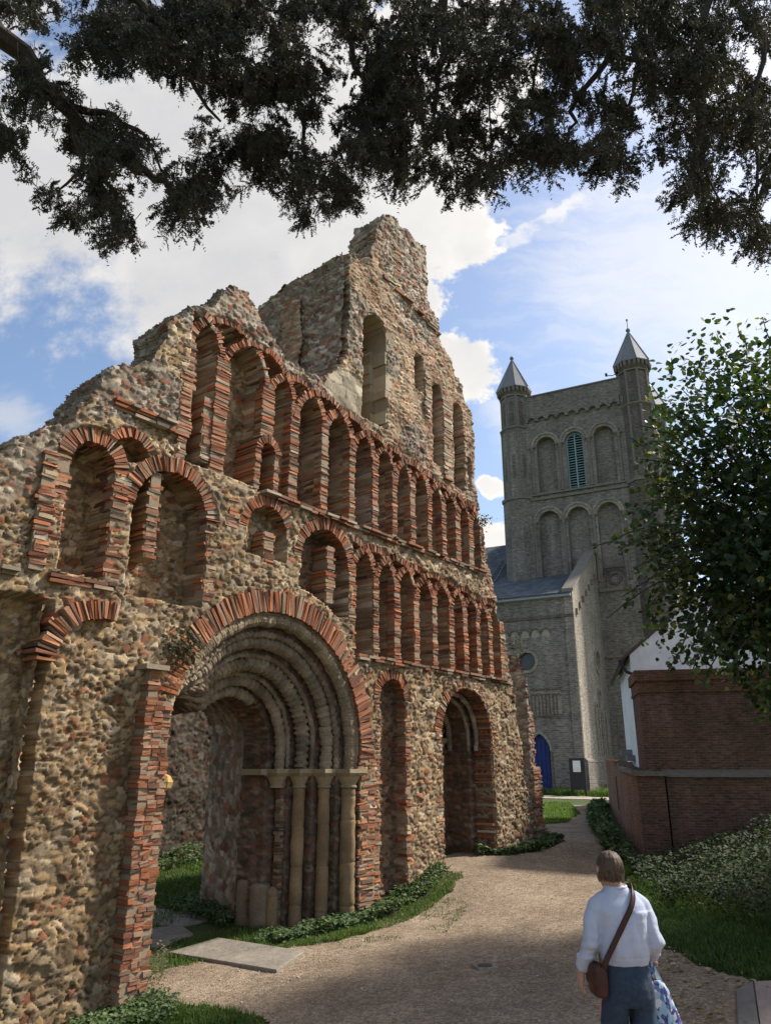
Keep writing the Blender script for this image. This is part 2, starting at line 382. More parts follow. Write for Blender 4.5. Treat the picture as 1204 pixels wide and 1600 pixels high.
DS = .02
ss = np.arange(-9.0, 6.0, DS); zz = np.arange(-.9, 13.9, DS)
SG, ZG = np.meshgrid(ss, zz)
sil = [(-9.2,-1),(-9.2,4.4),(-8.2,4.9),(-7.3,5.25),(-6.6,5.58),(-6.19,5.95),(-5.94,6.14),(-5.56,6.87),(-5.40,7.12),(-4.80,7.54),(-4.51,8.43),(-4.19,8.67),(-3.8,9.0),(-3.44,9.46),(-3.07,9.56),
       (-2.9,9.25),(-2.63,9.05),(-2.17,8.77),(-1.8,8.72),(-1.32,8.80),(-.98,9.10),(-.69,9.54),(-.66,10.20),(-.70,11.1),(-.69,11.78),(-.45,11.9),(-.24,11.80),(0,12.2),(.2,12.9),(.45,13.45),(.62,13.55),(1.0,13.6),(1.5,13.5),(2.01,13.58),
       (2.02,12.8),(1.99,12.11),(2.2,11.95),(2.44,11.84),(2.47,11.4),(2.75,11.2),(3.0,10.8),(3.25,10.55),(3.5,10.2),(3.73,9.93),(3.82,9.2),(3.81,8.2),(3.95,7.4),(4.17,6.49),(4.5,5.6),(4.85,4.73),(5.0,3.9),(5.2,2.6),(5.45,1.4),(5.6,.72),(5.65,-1)]
wx = SG + .17*(fbm(SG*3, ZG*3, 101, 4)-.5) + .09*(vn(SG*11, ZG*11, 102)-.5); wz = ZG + .14*(fbm(SG*3, ZG*3, 103, 4)-.5) + .10*(vn(SG*10, ZG*12, 104)-.5)
inside = poly_in(wx, wz, sil)
# openings right through the wall
dG = np.hypot(SG-GA[0], ZG-GA[1]); dP = np.hypot(SG-PO[0], ZG-PO[1])
gre = np.where(ZG > GA[1], dG, np.abs(SG-GA[0])); por = np.where(ZG > PO[1], dP, np.abs(SG-PO[0]))
inside &= (gre > GR) & (por > PR)
# masonry skin: rubble at the base, tile-laced rubble above, ashlar patch by the tall window
h1, c1 = relief(SG, ZG, 'rubble', 40); h2, c2 = relief(SG, ZG, 'tile', 60); h3, c3 = relief(SG, ZG, 'grey', 80); h4, c4 = relief(SG, ZG, 'ashlar', 90)
reg = fbm(SG*.9, ZG*.9, 120, 4)
wt = reg + .06*(ZG-7.5) + .03*(SG+1) > .56
hh = np.where(wt, h2, h1); cc = np.where(wt[...,None], c2, c1)
wg = (fbm(SG*.7, ZG*.7, 130, 4) + .05*(ZG-8) + .04*np.maximum(-SG-3.5,0)*(ZG > 4.5) > .60)
hh = np.where(wg, h3, hh); cc = np.where(wg[...,None], c3, cc)
wa = (np.hypot((SG+.75)/.75, (ZG-8.75)/.55) + .9*(reg-.5) < .9)
hh = np.where(wa, h4, hh); cc = np.where(wa[...,None], c4, cc)
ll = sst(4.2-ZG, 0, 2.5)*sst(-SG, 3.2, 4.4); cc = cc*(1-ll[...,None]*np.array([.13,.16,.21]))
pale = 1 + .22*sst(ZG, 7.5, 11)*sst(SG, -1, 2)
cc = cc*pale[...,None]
big = .10*(fbm(SG*.9+7, ZG*.9, 140, 3)-.5) + .06*(fbm(SG*3, ZG*3, 141, 3)-.5)
nn = hh + big
# recesses
nz1 = .03*(fbm(SG*6, ZG*6, 150, 3)-.5)
def under(c, zs, r): return np.where(ZG > zs, np.hypot(SG-c, ZG-zs) < r+nz1, np.abs(SG-c) < r+nz1)
rec = np.zeros(SG.shape)
band = np.zeros(SG.shape, bool)
def arcade(P, zf, base, RL, lim=None):
    global rec, band
    rin = np.zeros(SG.shape, bool); rb = np.zeros(SG.shape, bool)
    zs = zf(SG) if False else np.vectorize(zf)(ss)[None,:] + 0*ZG
    lo_, hi_ = P[0], P[-1]
    dom = (SG > lo_) & (SG < hi_)
    for c, z0, ri, ro in RL:
        d = np.hypot(SG-c, ZG-z0); up = ZG > z0-.02
        rin |= up & (d < ri); rb |= up & (d >= ri) & (d < ro)
    rin |= (ZG <= zs+.02) & (ZG > base)
    for i_, p in enumerate(P): rb |= (np.abs(SG-p) < (UW[i_] if P is UP else PW)/2) & (ZG <= zs+.05) & (ZG > (7.15 if P is UP and i_ == 2 else base))
    m = dom & rin & ~rb
    rec = np.where(m, ND, rec); band |= dom & rb
arcade(LP, lz, L_BASE, LR); arcade(UP, uz, U_BASE, UR)
for k, (c, hw, zs, zb, d, rw) in SN.items():
    m = under(c, zs, hw) & (ZG > zb + .06*(fbm(SG*4, ZG*4, 160, 3)-.5))
    if k in ('L3',): m &= (dG > 2.42)
    if k == 'LSP': m &= np.hypot(SG+4.22, ZG-5.46) > .8
    if k in ('L3','L4'): m &= ~band
    rec = np.where(m & (rec < d), d, rec)
    if rw:
        d2 = np.hypot(SG-c, ZG-zs); band |= (ZG > zs) & (d2 >= hw) & (d2 < hw+rw*.9)
# left of the blocked arch the wall sits back; the wall left of the doorway pier too
rec = np.where((SG < -5.72+.06*(fbm(SG*3,ZG*3,170,3)-.5)) & (ZG < 3.95 + .1*reg), np.maximum(rec, .24), rec)
rec = np.where((np.hypot(SG+5.0, ZG-3.3) < .62) & (SG < -4.6) & (ZG > 3.3) & False, .1, rec)
rec = np.where((SG > 4.9) & (ZG < 4.5), rec, rec)
# top edges crumble back
inr = rec > .05
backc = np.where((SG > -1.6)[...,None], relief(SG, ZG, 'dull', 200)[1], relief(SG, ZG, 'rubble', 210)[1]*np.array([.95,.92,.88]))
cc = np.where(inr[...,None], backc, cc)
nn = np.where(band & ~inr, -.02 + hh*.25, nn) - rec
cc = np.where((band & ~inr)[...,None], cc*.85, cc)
Pm = np.stack([SG, -nn, ZG], -1)
mask = inside[:-1,:-1] & inside[1:,:-1] & inside[:-1,1:] & inside[1:,1:]
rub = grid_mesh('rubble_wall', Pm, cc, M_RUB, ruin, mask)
# thickness: the core running back from every edge of the front
def edges_of(mask):
    H, W = mask.shape; idx = np.arange((H+1)*(W+1)).reshape(H+1, W+1); E = []
    pm = np.pad(mask, 1)
    up = mask & ~pm[2:,1:-1]; dn = mask & ~pm[:-2,1:-1]; rt = mask & ~pm[1:-1,2:]; lf = mask & ~pm[1:-1,:-2]
    for m, (a,b) in ((up, (idx[1:,1:], idx[1:,:-1])), (dn, (idx[:-1,:-1], idx[:-1,1:])), (rt, (idx[:-1,1:], idx[1:,1:])), (lf, (idx[1:,:-1], idx[:-1,:-1]))):
        E.append(np.stack([a[m], b[m]], -1))
    return np.concatenate(E)
E_ = edges_of(mask); bv, inv = np.unique(E_.ravel(), return_inverse=True); E_ = inv.reshape(-1,2)
Pb = Pm.reshape(-1,3)[bv]; K = 44
THv = 2.45 - 1.65*sst(Pb[:,2], 11.6, 11.95) - 1.6*sst(-Pb[:,0], 2.7, 3.3)*sst(Pb[:,2], 4.9, 5.6); TH = 2.45
lay = []; lcol = []
for k in range(K+1):
    y = Pb[:,1] + (np.maximum(THv, Pb[:,1]+.15)-Pb[:,1])*k/K
    s_, z_ = Pb[:,0], Pb[:,2]; f = min(1, k/3)
    hx, hc = relief(y + .3*s_, z_ + .45*s_*(np.abs(s_) < 99), 'grey', 230)
    ang = fbm(y*2.2+s_*1.3, z_*2.2, 240, 4)-.5; a2 = fbm(y*2.2+40, z_*2.2+s_*1.3, 250, 4)-.5
    ox = f*(.22*ang + 1.3*(hx-.03)); oz = f*(.26*a2)
    open_ = (np.hypot(s_-GA[0], np.maximum(z_-GA[1],0)) < GR+.1) | (np.hypot(s_-PO[0], np.maximum(z_-PO[1],0)) < PR+.1)
    sg = np.where(open_, 0.25, 1.0)
    lay.append(np.stack([s_+ox*sg, y, z_+oz*sg], -1)); lcol.append(hc)
nb_ = len(bv); LV = np.concatenate(lay); LC = np.concatenate(lcol)
a, b = E_[:,0], E_[:,1]
FQ = np.concatenate([np.stack([k*nb_+a, k*nb_+b, (k+1)*nb_+b, (k+1)*nb_+a], -1) for k in range(K)])
np_mesh('rubble_core', LV, FQ, M_RUB, ruin, LC)
er = mask.copy()
for d_ in (5,10):
    for ax_ in (0,1): er = er & np.roll(mask, d_, ax_) & np.roll(mask, -d_, ax_)
sub = er[::6, ::6]; Pk = Pm[::6, ::6].copy(); Pk[...,1] = 2.45 - 1.65*sst(Pk[...,2], 11.6, 11.95) - 1.65*sst(-Pk[...,0], 2.7, 3.3)*sst(Pk[...,2], 4.9, 5.6); hk = (sub.shape[0]+1, sub.shape[1]+1); Pk = Pk[:hk[0], :hk[1]]
grid_mesh('rear_face', Pk, np.full(Pk.shape, .2)*np.array([1,.85,.68]), M_RUB, ruin, sub[:Pk.shape[0]-1, :Pk.shape[1]-1])

# broken end of the tall gable, seen from the side
def patch(name, o, ud, vd, nd, U, V, style, k, amp=1.0, maskf=None, parent=ruin, step=.022, gain=1.0, bulge=.12):
    u = np.arange(U[0], U[1], step); v = np.arange(V[0], V[1], step); ug, vg = np.meshgrid(u, v)
    h, c = relief(ug, vg, style, k); h = h*amp + bulge*(fbm(ug*1.5, vg*1.5, k+3, 4)-.5)
    o = np.array(o); P = o + ug[...,None]*np.array(ud) + vg[...,None]*np.array(vd) + h[...,None]*np.array(nd)
    m = None
    if maskf is not None:
        q = maskf(ug, vg); m = q[:-1,:-1] & q[1:,:-1] & q[:-1,1:] & q[1:,1:]
    return grid_mesh(name, P, c*gain, M_RUB, parent, m)
def endmask(u, v): return v < 11.72 + .22*(fbm(u*3, v*0+3, 5, 4)-.5) - .06*u
patch('broken_end_face', (-.74,0,0), (0,1,0), (0,0,1), (-1,0,0), (.04,2.5), (8.6,12.0), 'grey', 300, 1.3, endmask, gain=1.1, bulge=.25)
def rag(u, v): return (np.abs(u-1.25-.3*(fbm(v*2,v*0,77,3)-.5)) < .28) & (v < 11.2) & (v > 9.3)
patch('broken_pilaster', (-.86,0,0), (0,1,0), (0,0,1), (-1,0,0), (.5,2.0), (9,11.6), 'tile', 310, 1.3, rag, gain=1.15, bulge=.1)

# ---- interlaced arcades: one brick ring, one pier at a time
def ok(s, z): return poly_in(np.array([s]), np.array([z]), sil)[0]
for RL, P in ((LR, LP), (UR, UP)):
    for i, (c, z0, ri, ro) in enumerate(RL):
        mb = MB(); a0, a1 = 2, 178
        if i == 0: a1 = 100
        if i == len(RL)-1: a0 = 88
        arch(mb, c, z0, ri, ro+.02, a0, a1, -.028+(.02 if i % 2 else 0), .14, miss=random.choice((.02,.05,.12,.2)), jag=random.choice((.012,.02,.035)))
        arch(mb, c, z0, ri+.012, ro-.01, a0, a1, .135, ND-.01, style='dull', th=.07)  # inner ring in the dark palette, standing in for shade in the reveal
        mb.build('arch_ring', M_BRK, ruin)
for P, zf, base in ((LP, lz, L_BASE), (UP, uz, U_BASE)):
    for i, p in enumerate(P):
        mb = MB(); pw_ = UW[i] if P is UP else PW; stack(mb, p-pw_/2+random.uniform(-.015,.015), p+pw_/2+random.uniform(-.015,.015), 7.15 if P is UP and i == 2 else base, zf(p)+.12, -.025, .15, mix=.08, th=.044); stack(mb, p-pw_/2+.016, p+pw_/2-.016, 7.15 if P is UP and i == 2 else base, zf(p)+.08, .145, ND-.005, style='dull', mix=.12, th=.065, jag=.018)
        mb.build('arcade_pier', M_BRK, ruin)
# the separate round recesses of the left half
def recess(k, a0=0, a1=180, jl=True, jr=True, jw=.2, style='brick', th=.045):
    c, hw, zs, zb, d, rw = SN[k]; mb = MB(); d2 = min(d-.03, .15)
    arch(mb, c, zs, hw-.01, hw+rw, a0, a1, -.03, d2, style=style, th=th)
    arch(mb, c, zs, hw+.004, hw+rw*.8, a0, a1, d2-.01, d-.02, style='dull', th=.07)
    if jl and d > .2: stack(mb, c-hw-jw*.6, c-hw+.0, zb, zs, d2-.01, d-.02, style='dull', th=.07, mix=.2)
    if jr and d > .2: stack(mb, c+hw+.0, c+hw+jw*.6, zb, zs, d2-.01, d-.02, style='dull', th=.07, mix=.2)
    if jl: stack(mb, c-hw-jw, c-hw+.01, zb, zs, -.03, d2, mix=.15, jag=.035)
    if jr: stack(mb, c+hw-.01, c+hw+jw, zb, zs, -.03, d2, mix=.15, jag=.035)
    mb.build('recess_surround', M_BRK, ruin)
recess('L1', 0, 172, jw=.22); recess('L2', 0, 180, jl=False, jw=.2); recess('L3', -5, 180, jl=False, jr=False); recess('L4', 20, 180, jl=False, jr=False)
recess('blind', jw=.14); recess('LSP', 35, 150, False, False)
for s0, s1, z0, z1, y0, y1 in ((-4.58,-4.40,4.78,5.98,.02,.4), (-1.06,-.88,4.75,5.72,.0,.36), (-2.52,-2.30,5.0,5.62,-.02,.25), (-3.30,-3.08,5.35,5.95,-.05,.1), (-6.12,-5.92,4.3,5.75,-.08,.3), (-3.83,-3.64,6.36,7.4,-.0,.36), (-4.28,-4.06,6.62,8.15,-.04,.36)):
    mb = MB(); stack(mb, s0, s1, z0, z1, y0, y1, jag=.045, mix=.2); mb.build('broken_pier', M_BRK, ruin)
mb = MB(); arch(mb, -2.53, 6.93, .14, .27, 0, 180, -.04, .5); stack(mb, -2.39, -2.28, 6.25, 6.95, -.03, .5); stack(mb, -2.80, -2.67, 6.25, 6.95, -.03, .5); mb.build('doorway_surround', M_BRK, ruin)
mb = MB(); arch(mb, -5.1, 3.28, .58, .82, 76, 176, -.14, .2, jag=.04); mb.build('blocked_arch', M_BRK, ruin)
# string courses of projecting tiles
def string(pts, y0=-.07, rows=2, miss=.06):
    mb = MB()
    for r in range(rows):
        (sa, za), (sb, zb) = pts; s = sa
        while s < sb:
            L = random.uniform(.12,.34); z = za+(zb-za)*(s-sa)/(sb-sa)+r*.05+random.uniform(-.008,.008)
            if random.random() > miss: 
                f = y0 - .025*r + random.uniform(-.035,.02)
                mb.hexa([(s,f,z),(min(s+L,sb)-.012,f+random.uniform(-.01,.01),z),(min(s+L,sb)-.012,.1,z),(s,.1,z),(s,f,z+.042),(min(s+L,sb)-.012,f,z+.042),(min(s+L,sb)-.012,.1,z+.042),(s,.1,z+.042)], rc('tile' if random.random() < .5 else 'brick', .6, 1.0))
            s += L
    mb.build('string_course', M_BRK, ruin)
string([(-.3,3.9),(4.9,3.9)]); string([(-2.6,6.17),(4.05,6.17)]); string([(-5.85,4.2),(-4.95,4.24)]); string([(-7.2,4.15),(-6.2,4.2)]); string([(-5.3,6.62),(-4.33,6.6)], rows=3); string([(.39,11.79),(2.45,11.35)], rows=2)
mb = MB(); stack(mb, .78, 1.0, 11.8, 12.9, -.04, .05, jag=.05, mix=.3); mb.build('brick_lacing', M_BRK, ruin)
# tall window: pale ashlar jamb and head
mb = MB(); c, hw, zs, zb, d, _ = SN['win']
arch(mb, c, zs, hw-.01, hw+.27, -4, 165, -.02, .8, th=.2, style='ashlar', jag=.05, gap=.014)
stack(mb, c+hw-.02, c+hw+.2, zb+.15, zs, -.01, .5, th=.24, style='ashlar', jag=.05, nb=1); stack(mb, c+hw-.14, c+hw+.02, zb, zs-.2, .3, .9, th=.22, style='ashlar', jag=.03, nb=1)
mb.build('window_surround', M_BRK, ruin)
for s0, s1, z0, z1 in ((2.5,2.78,8.0,9.9), (3.33,3.42,8.0,9.4), (1.84,2.0,9.2,10.3)):
    mb = MB(); stack(mb, s0, s1, z0, z1, -.06, .2, jag=.06, style='tile', mix=.4, th=.06); mb.build('wall_shaft', M_BRK, ruin)

# ---- the great doorway
def sweep(name, prof, cs, cz, z0, style, k, erode=None, step=.03, rmax=1.92, aend=180, left=True):
    pr = []
    for (r0,y0),(r1,y1) in zip(prof[:-1], prof[1:]):
        n = max(1, int(math.hypot(r1-r0, y1-y0)/.03))
        pr += [(r0+(r1-r0)*i/n, y0+(y1-y0)*i/n) for i in range(n)]
    pr.append(prof[-1]); pr = np.array(pr)
    vlen = np.concatenate([[0], np.cumsum(np.hypot(*np.diff(pr, axis=0).T))])
    path = [('r', z) for z in np.arange(z0, cz, step)] + [('a', t) for t in np.radians(np.arange(0, aend+.1, 1.3))] + ([('l', z) for z in np.arange(cz-step, z0, -step)] if left else [])
    rows = []; us = []; ul = 0; last = None
    for kd, t in path:
        r = pr[:,0].copy(); y = pr[:,1]
        th_ = 0 if kd == 'r' else (t if kd == 'a' else pi)
        if erode: 
            e = float(sst(math.degrees(th_) + 9*(random.random()-.5), *erode)); r = r+(rmax-r)*e
        if kd == 'r': row = np.stack([cs+r, y, np.full(len(r), t)], -1)
        elif kd == 'a': row = np.stack([cs+r*math.cos(t), y, cz+r*math.sin(t)], -1)
        else: row = np.stack([cs-r, y, np.full(len(r), t)], -1)
        mid = row[len(row)//2]
        if last is not None: ul += min(.06, np.linalg.norm(mid-last))
        last = mid; us.append(ul); rows.append(row)
    P = np.array(rows); ug = np.repeat(np.array(us)[:,None], len(pr), 1); vg = np.repeat(vlen[None], len(us), 0)
    h, c = relief(ug, vg, style, k)
    gu = np.gradient(P, axis=0); gv = np.gradient(P, axis=1); nrm = np.cross(gv, gu); nrm /= np.maximum(np.linalg.norm(nrm, axis=-1, keepdims=True), 1e-6)
    P = P - nrm*(h-.01)[...,None]
    return grid_mesh(name, P, c, M_RUB, ruin)
sweep('doorway_orders', [(1.92,.0),(1.92,.20),(1.60,.20),(1.60,.46),(1.32,.46),(1.32,.74),(1.06,.74),(1.06,.96),(.80,.96),(.78,1.5)], *GA, -.5, 'voussoir', 400, erode=(142,176))
sweep('doorway_passage', [(.79,1.49),(.95,1.52),(.93,2.5)], *GA, -.5, 'grey', 415, erode=(142,176))
sweep('portal_orders', [(.91,.0),(.91,.42),(.74,.42),(.74,.98),(.52,.98),(.50,2.5)], *PO, .2, 'voussoir', 430, rmax=.91)
mb = MB(); arch(mb, *GA, 1.90, 2.23, -3, 163, -.06, .16, th=.047, jag=.035, gap=.007)
mb.build('doorway_brick_arch', M_BRK, ruin)
mb = MB(); stack(mb, -.19, .2, -.3, 2.5, -.045, .18, jag=.06, mix=.12); mb.build('doorway_quoin', M_BRK, ruin)
mb = MB(); arch(mb, *PO, .90, 1.11, 0, 180, -.03, .4, jag=.03); stack(mb, 4.0, 4.22, .3, 2.77, -.02, .38, jag=.05, mix=.15); stack(mb, 2.02, 2.21, .3, 2.77, -.02, .38, jag=.05, mix=.15)
mb.build('portal_brick_arch', M_BRK, ruin)
def archivolt(cs, cz, r, y, rad, a1, mode, a0=0, vous=.16, tone=(.29,.23,.165)):
    """stone moulding swept round the arch; mode gives its carving"""
    n = int(R(a1-a0)*r/.014); seg = 12; th = list(np.linspace(R(a0), R(a1), n)); z2 = cz-(2.14 if cs < 0 else 2.5)
    if a0 == 0 and r > .56: th = list(-np.arange(z2, 0, -.014)/r) + th
    rows = []; cols = []
    for t in th:
        q = t*r/vous; iv = int(q); random.seed(iv*31+int(r*100)); kv = random.uniform(.72,1.2); jr = random.uniform(-.012,.012); joint = .90 if (q-iv) < .07 else 1.0
        tri = abs(((t*r/.13) % 1)-.5)*2
        row = []
        ev = 0 if cs > 0 else float(sst(math.degrees(t), 138, 170)); yv = y*(1-.35*ev)
        for k in range(seg):
            w = 2*pi*k/seg; m = rad*joint
            if mode == 'zigzag': m *= .82+.38*abs(((t*r/.105 + (.5 if math.cos(w) > 0 else 0)) % 1)-.5)*2
            if mode == 'bead': m *= .88+.15*math.sin(pi*((t*r/.11) % 1))
            m *= .93+.14*random.Random(int(t*r/.03)*7+k).random()
            rr = r+(1.95-r)*ev+jr+m*math.cos(w); row.append((cs+rr*math.cos(t), yv-m*math.sin(w), cz+rr*math.sin(t)) if t > 0 else (cs+rr, y-m*math.sin(w), cz+r*t))
        rows.append(row); cols.append([tuple(kv*x for x in tone)]*seg)
    mb = MB(); mb.loft(rows); mb.c = [c for r_ in cols for c in r_]; roughen(mb, .012, 8, int(r*50))
    random.seed(int(r*1000)); return mb.build('archivolt', M_STN, ruin)
archivolt(*GA, 1.80, .10, .105, 172, 'roll', tone=(.32,.25,.165)); archivolt(*GA, 1.885, .03, .035, 150, 'roll', tone=(.27,.205,.135))
archivolt(*GA, 1.50, .34, .11, 172, 'bead'); archivolt(*GA, 1.60, .22, .05, 160, 'zigzag', tone=(.27,.21,.15))
archivolt(*GA, 1.21, .60, .115, 173, 'zigzag', tone=(.31,.25,.18)); archivolt(*GA, 1.31, .48, .045, 160, 'bead', tone=(.26,.2,.14))
archivolt(*GA, .95, .84, .09, 173, 'bead'); archivolt(*GA, 1.05, .76, .04, 160, 'zigzag', tone=(.26,.21,.15)); archivolt(*GA, .80, 1.0, .085, 172, 'zigzag', a0=58, tone=(.31,.26,.19))
archivolt(*PO, .83, .30, .05, 180, 'roll', tone=(.31,.265,.21)); archivolt(*PO, .74, .44, .04, 180, 'roll', tone=(.32,.275,.22)); archivolt(*PO, .66, .85, .06, 180, 'bead', tone=(.29,.25,.2)); archivolt(*PO, .52, 1.0, .05, 180, 'roll', tone=(.31,.265,.21))
def column(s, y, rad, z0, z1, shaft=True, cap=True):
    tone = random.choice([(.27,.185,.105),(.28,.20,.12),(.25,.175,.10)])
    par = ruin; mb = MB()
    top = z1-.27 if shaft is True else z0+shaft
    z = z0; prof = []
    mb.cc = tone; prof = [(rad*.98, 0)]
    while z < top-.02:
        h = min(random.uniform(.35,.65), top-z); r = rad*random.uniform(.95,1.05)
        prof += [(r*.93, z-z0+.004), (r, z-z0+.02), (r*random.uniform(.95,1.03), z-z0+h*.5), (r*.985, z-z0+h-.02), (r*.92, z-z0+h-.004)]; z += h
    if shaft is not True: prof += [(rad*.75, top-z0+.02), (rad*.3, top-z0+.05)]
    prof = [q for a_, b_ in zip(prof[:-1], prof[1:]) for q in ([a_] if b_[1]-a_[1] < .1 else [(a_[0]+(b_[0]-a_[0])*i_/5, a_[1]+(b_[1]-a_[1])*i_/5) for i_ in range(5)])] + [prof[-1]]
    mb.lathe((s, y, z0), prof, 16); roughen(mb, .013, 7, int(abs(s)*99))
    o = mb.build('column', M_STN, par, True)
    if cap:
        c = MB(); c.cc = (.32,.255,.165); r = rad
        c.lathe((s,y,z1-.27), [(r*1.12,0),(r*1.15,.02),(r*1.0,.035),(r*1.02,.05),(r*1.3,.11),(r*1.5,.15),(r*1.55,.17)], 16)
        c.hexa([(s-r*1.35,y-r*1.35,z1-.10),(s+r*1.35,y-r*1.35,z1-.10),(s+r*1.35,y+r*1.35,z1-.10),(s-r*1.35,y+r*1.35,z1-.10),(s-r*1.75,y-r*1.75,z1-.05),(s+r*1.75,y-r*1.75,z1-.05),(s+r*1.75,y+r*1.75,z1-.05),(s-r*1.75,y+r*1.75,z1-.05)])
        c.box(s-r*1.78, s+r*1.78, y-r*1.78, y+r*1.78, z1-.05, z1+.01)
        c.build('capital', M_STN, o if shaft is True else ruin)
random.seed(5)
column(GA[0]+1.78, .10, .122, -.25, 2.14); column(GA[0]+1.48, .35, .098, -.25, 2.14); column(GA[0]+1.19, .62, .098, -.25, 2.14); column(GA[0]+.93, .86, .10, -.2, 2.14, shaft=.6)
mb = MB(); mb.cc = (.33,.26,.17); mb.box(GA[0]+.62, GA[0]+.98, .9, 1.4, 2.06, 2.15); mb.build('impost', M_STN, ruin)
for s in (1.52, 1.24):
    pass
mb = MB(); stack(mb, -2.1+.95, -2.1+1.08, -.2, 2.0, .78, .9, style='dull', jag=.02); mb.build('nook_brickwork', M_BRK, ruin)
column(PO[0]+.52, 1.0, .07, .4, 2.75); column(PO[0]-.56, 1.0, .07, .4, 2.75)
# the brick pier left of the doorway
mb = MB(); stack(mb, -4.48, -4.10, -.7, 2.95, -.22, .25, th=.046, jag=.02, mix=.03, nb=3); stack(mb, -4.46, -4.30, 2.95, 3.32, -.2, .2, th=.055, jag=.03)
mb.build('doorway_pier', M_BRK, ruin)
mb = MB(); mb.cc = (.30,.25,.18); mb.box(-4.56, -4.22, -.27, .1, 3.32, 3.38); mb.build('pier_cap_stone', M_STN, ruin)
mb = MB(); mb.cc = (.48,.33,.12)
mb.lathe((-4.03, -.1, 1.98), [(.02,-.09),(.09,-.05),(.11,.02),(.07,.09),(.02,.11)], 7); mb.build('corbel_stone', M_STN, ruin)
# right end: set-back fragment and end buttress
u = np.arange(4.85, 5.86, .02); v = np.arange(-.2, 4.95, .02); ug, vg = np.meshgrid(u, v); h, c = relief(ug*1.6, vg, 'grey', 500)
hol = .42*np.sin(pi*np.clip((ug-4.85)/.88, 0, 1))*(.35+.65*sst(vg, 1.6, 3.0)) + .06
Pq = np.stack([ug, hol-1.2*h, vg], -1); q = vg < 4.78 - .25*(ug-4.9) - 4.5*np.maximum(ug-5.66, 0) + .22*(fbm(ug*5, vg*5, 9, 4)-.5)
grid_mesh('wall_stub', Pq, c, M_RUB, ruin, q[:-1,:-1]&q[1:,1:]&q[1:,:-1]&q[:-1,1:])
patch('wall_stub_side', (5.80,0,0), (0,1,0), (0,0,1), (1,0,0), (.1,1.2), (-.2,3.9), 'grey', 505, 1.0, lambda a_, b_: b_ < 3.9-.8*a_)
patch('wall_return', (-5.82,0,0), (0,1,0), (0,0,1), (-1,0,0), (-.05,.42), (-.9,3.95), 'rubble', 560, 1.1, None, gain=.85, bulge=.10)
def fragm2(u, v): return v < 3.2-.6*u + .3*(fbm(u*4, v*4, 19, 4)-.5)
patch('wall_stub_return', (6.12,0,0), (0,1,0), (0,0,1), (1,0,0), (0.3,2.6), (-.2,4.2), 'grey', 510, 1.2, fragm2)
mb = MB(); stack(mb, 5.78, 6.12, .2, 2.2, -.02, .7, jag=.05, mix=.25); stack(mb, 5.85, 6.12, 2.2, 3.4, .1, .7, jag=.06, mix=.2); mb.build('end_buttress', M_BRK, ruin)
# ---- ruined nave wall seen through the doorway
nave = thing('ruined_nave_wall', 'rubble wall coloured dark for shade behind the great doorway', 'wall', fw(-3, -6.5, -.3), FROT)
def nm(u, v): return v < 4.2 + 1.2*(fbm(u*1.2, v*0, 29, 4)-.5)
patch('rubble_face', (0,0,0), (1,0,0), (0,0,1), (0,-1,0), (-3.5,8.5), (-.6,5.2), 'grey', 520, .7, nm, parent=nave, step=.03, gain=.32)  # front face colour darkened to stand in for shade
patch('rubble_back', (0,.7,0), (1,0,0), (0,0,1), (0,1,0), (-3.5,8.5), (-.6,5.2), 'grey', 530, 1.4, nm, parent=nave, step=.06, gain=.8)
# ================================================================== ground
def nonuni(lo, hi, c, fine, n):
    t = np.linspace(-1, 1, n); a = np.sign(t)*(np.abs(t)**3.2)
    x = np.where(t < 0, c + a*(c-lo), c + a*(hi-c)); k = np.linspace(-1,1,n)
    return x
gx = np.concatenate([np.linspace(-420,-30,18)[:-1], np.linspace(-30,-7,30)[:-1], np.arange(-7, 10, .12), np.linspace(10,32,40)[1:], np.linspace(32,420,18)[1:]])
gy = np.concatenate([np.linspace(-300,-6,14)[:-1], np.arange(-6, 32, .12), np.linspace(32,60,40)[1:], np.linspace(60,900,20)[1:]])
GX, GY = np.meshgrid(gx, gy)
def bank(x, y):   # earth bank against the right-hand wall
    d = (x - (2.2 + .22*(y-4.5))); return .55*sst(d, .3, 2.6)*sst(y, 4, 6.5)*(1-sst(y, 14.5, 16.5))
def hgt(x, y): return terr(x, y) + bank(x, y)
def H1(x, y): return float(hgt(np.array([x]), np.array([y]))[0])
GZ = hgt(GX, GY) + .03*(fbm(GX*2, GY*2, 600, 4)-.5)
m, nt, b = newmat('earth_and_turf')
n1 = noise(nt, .9, 5, .6); n2 = noise(nt, 30, 5, .7)
rp = nt.nodes.new('ShaderNodeValToRGB'); rp.color_ramp.elements[0].position = .35; rp.color_ramp.elements[0].color = (.045,.075,.02,1); rp.color_ramp.elements[1].position = .7; rp.color_ramp.elements[1].color = (.075,.085,.03,1)
nt.links.new(n1.outputs['Fac'], rp.inputs[0]); nt.links.new(mulcol(nt, rp.outputs[0], n2.outputs['Fac'], .6, 1.4), b.inputs['Base Color']); b.inputs['Roughness'].default_value = .95
bump(nt, b, n2.outputs['Fac'], .8, .03); M_EARTH = m
gnd = grid_mesh('ground', np.stack([GX,GY,GZ],-1), np.full(GX.shape+(3,), .2), M_EARTH, None); setp(gnd, kind='structure')
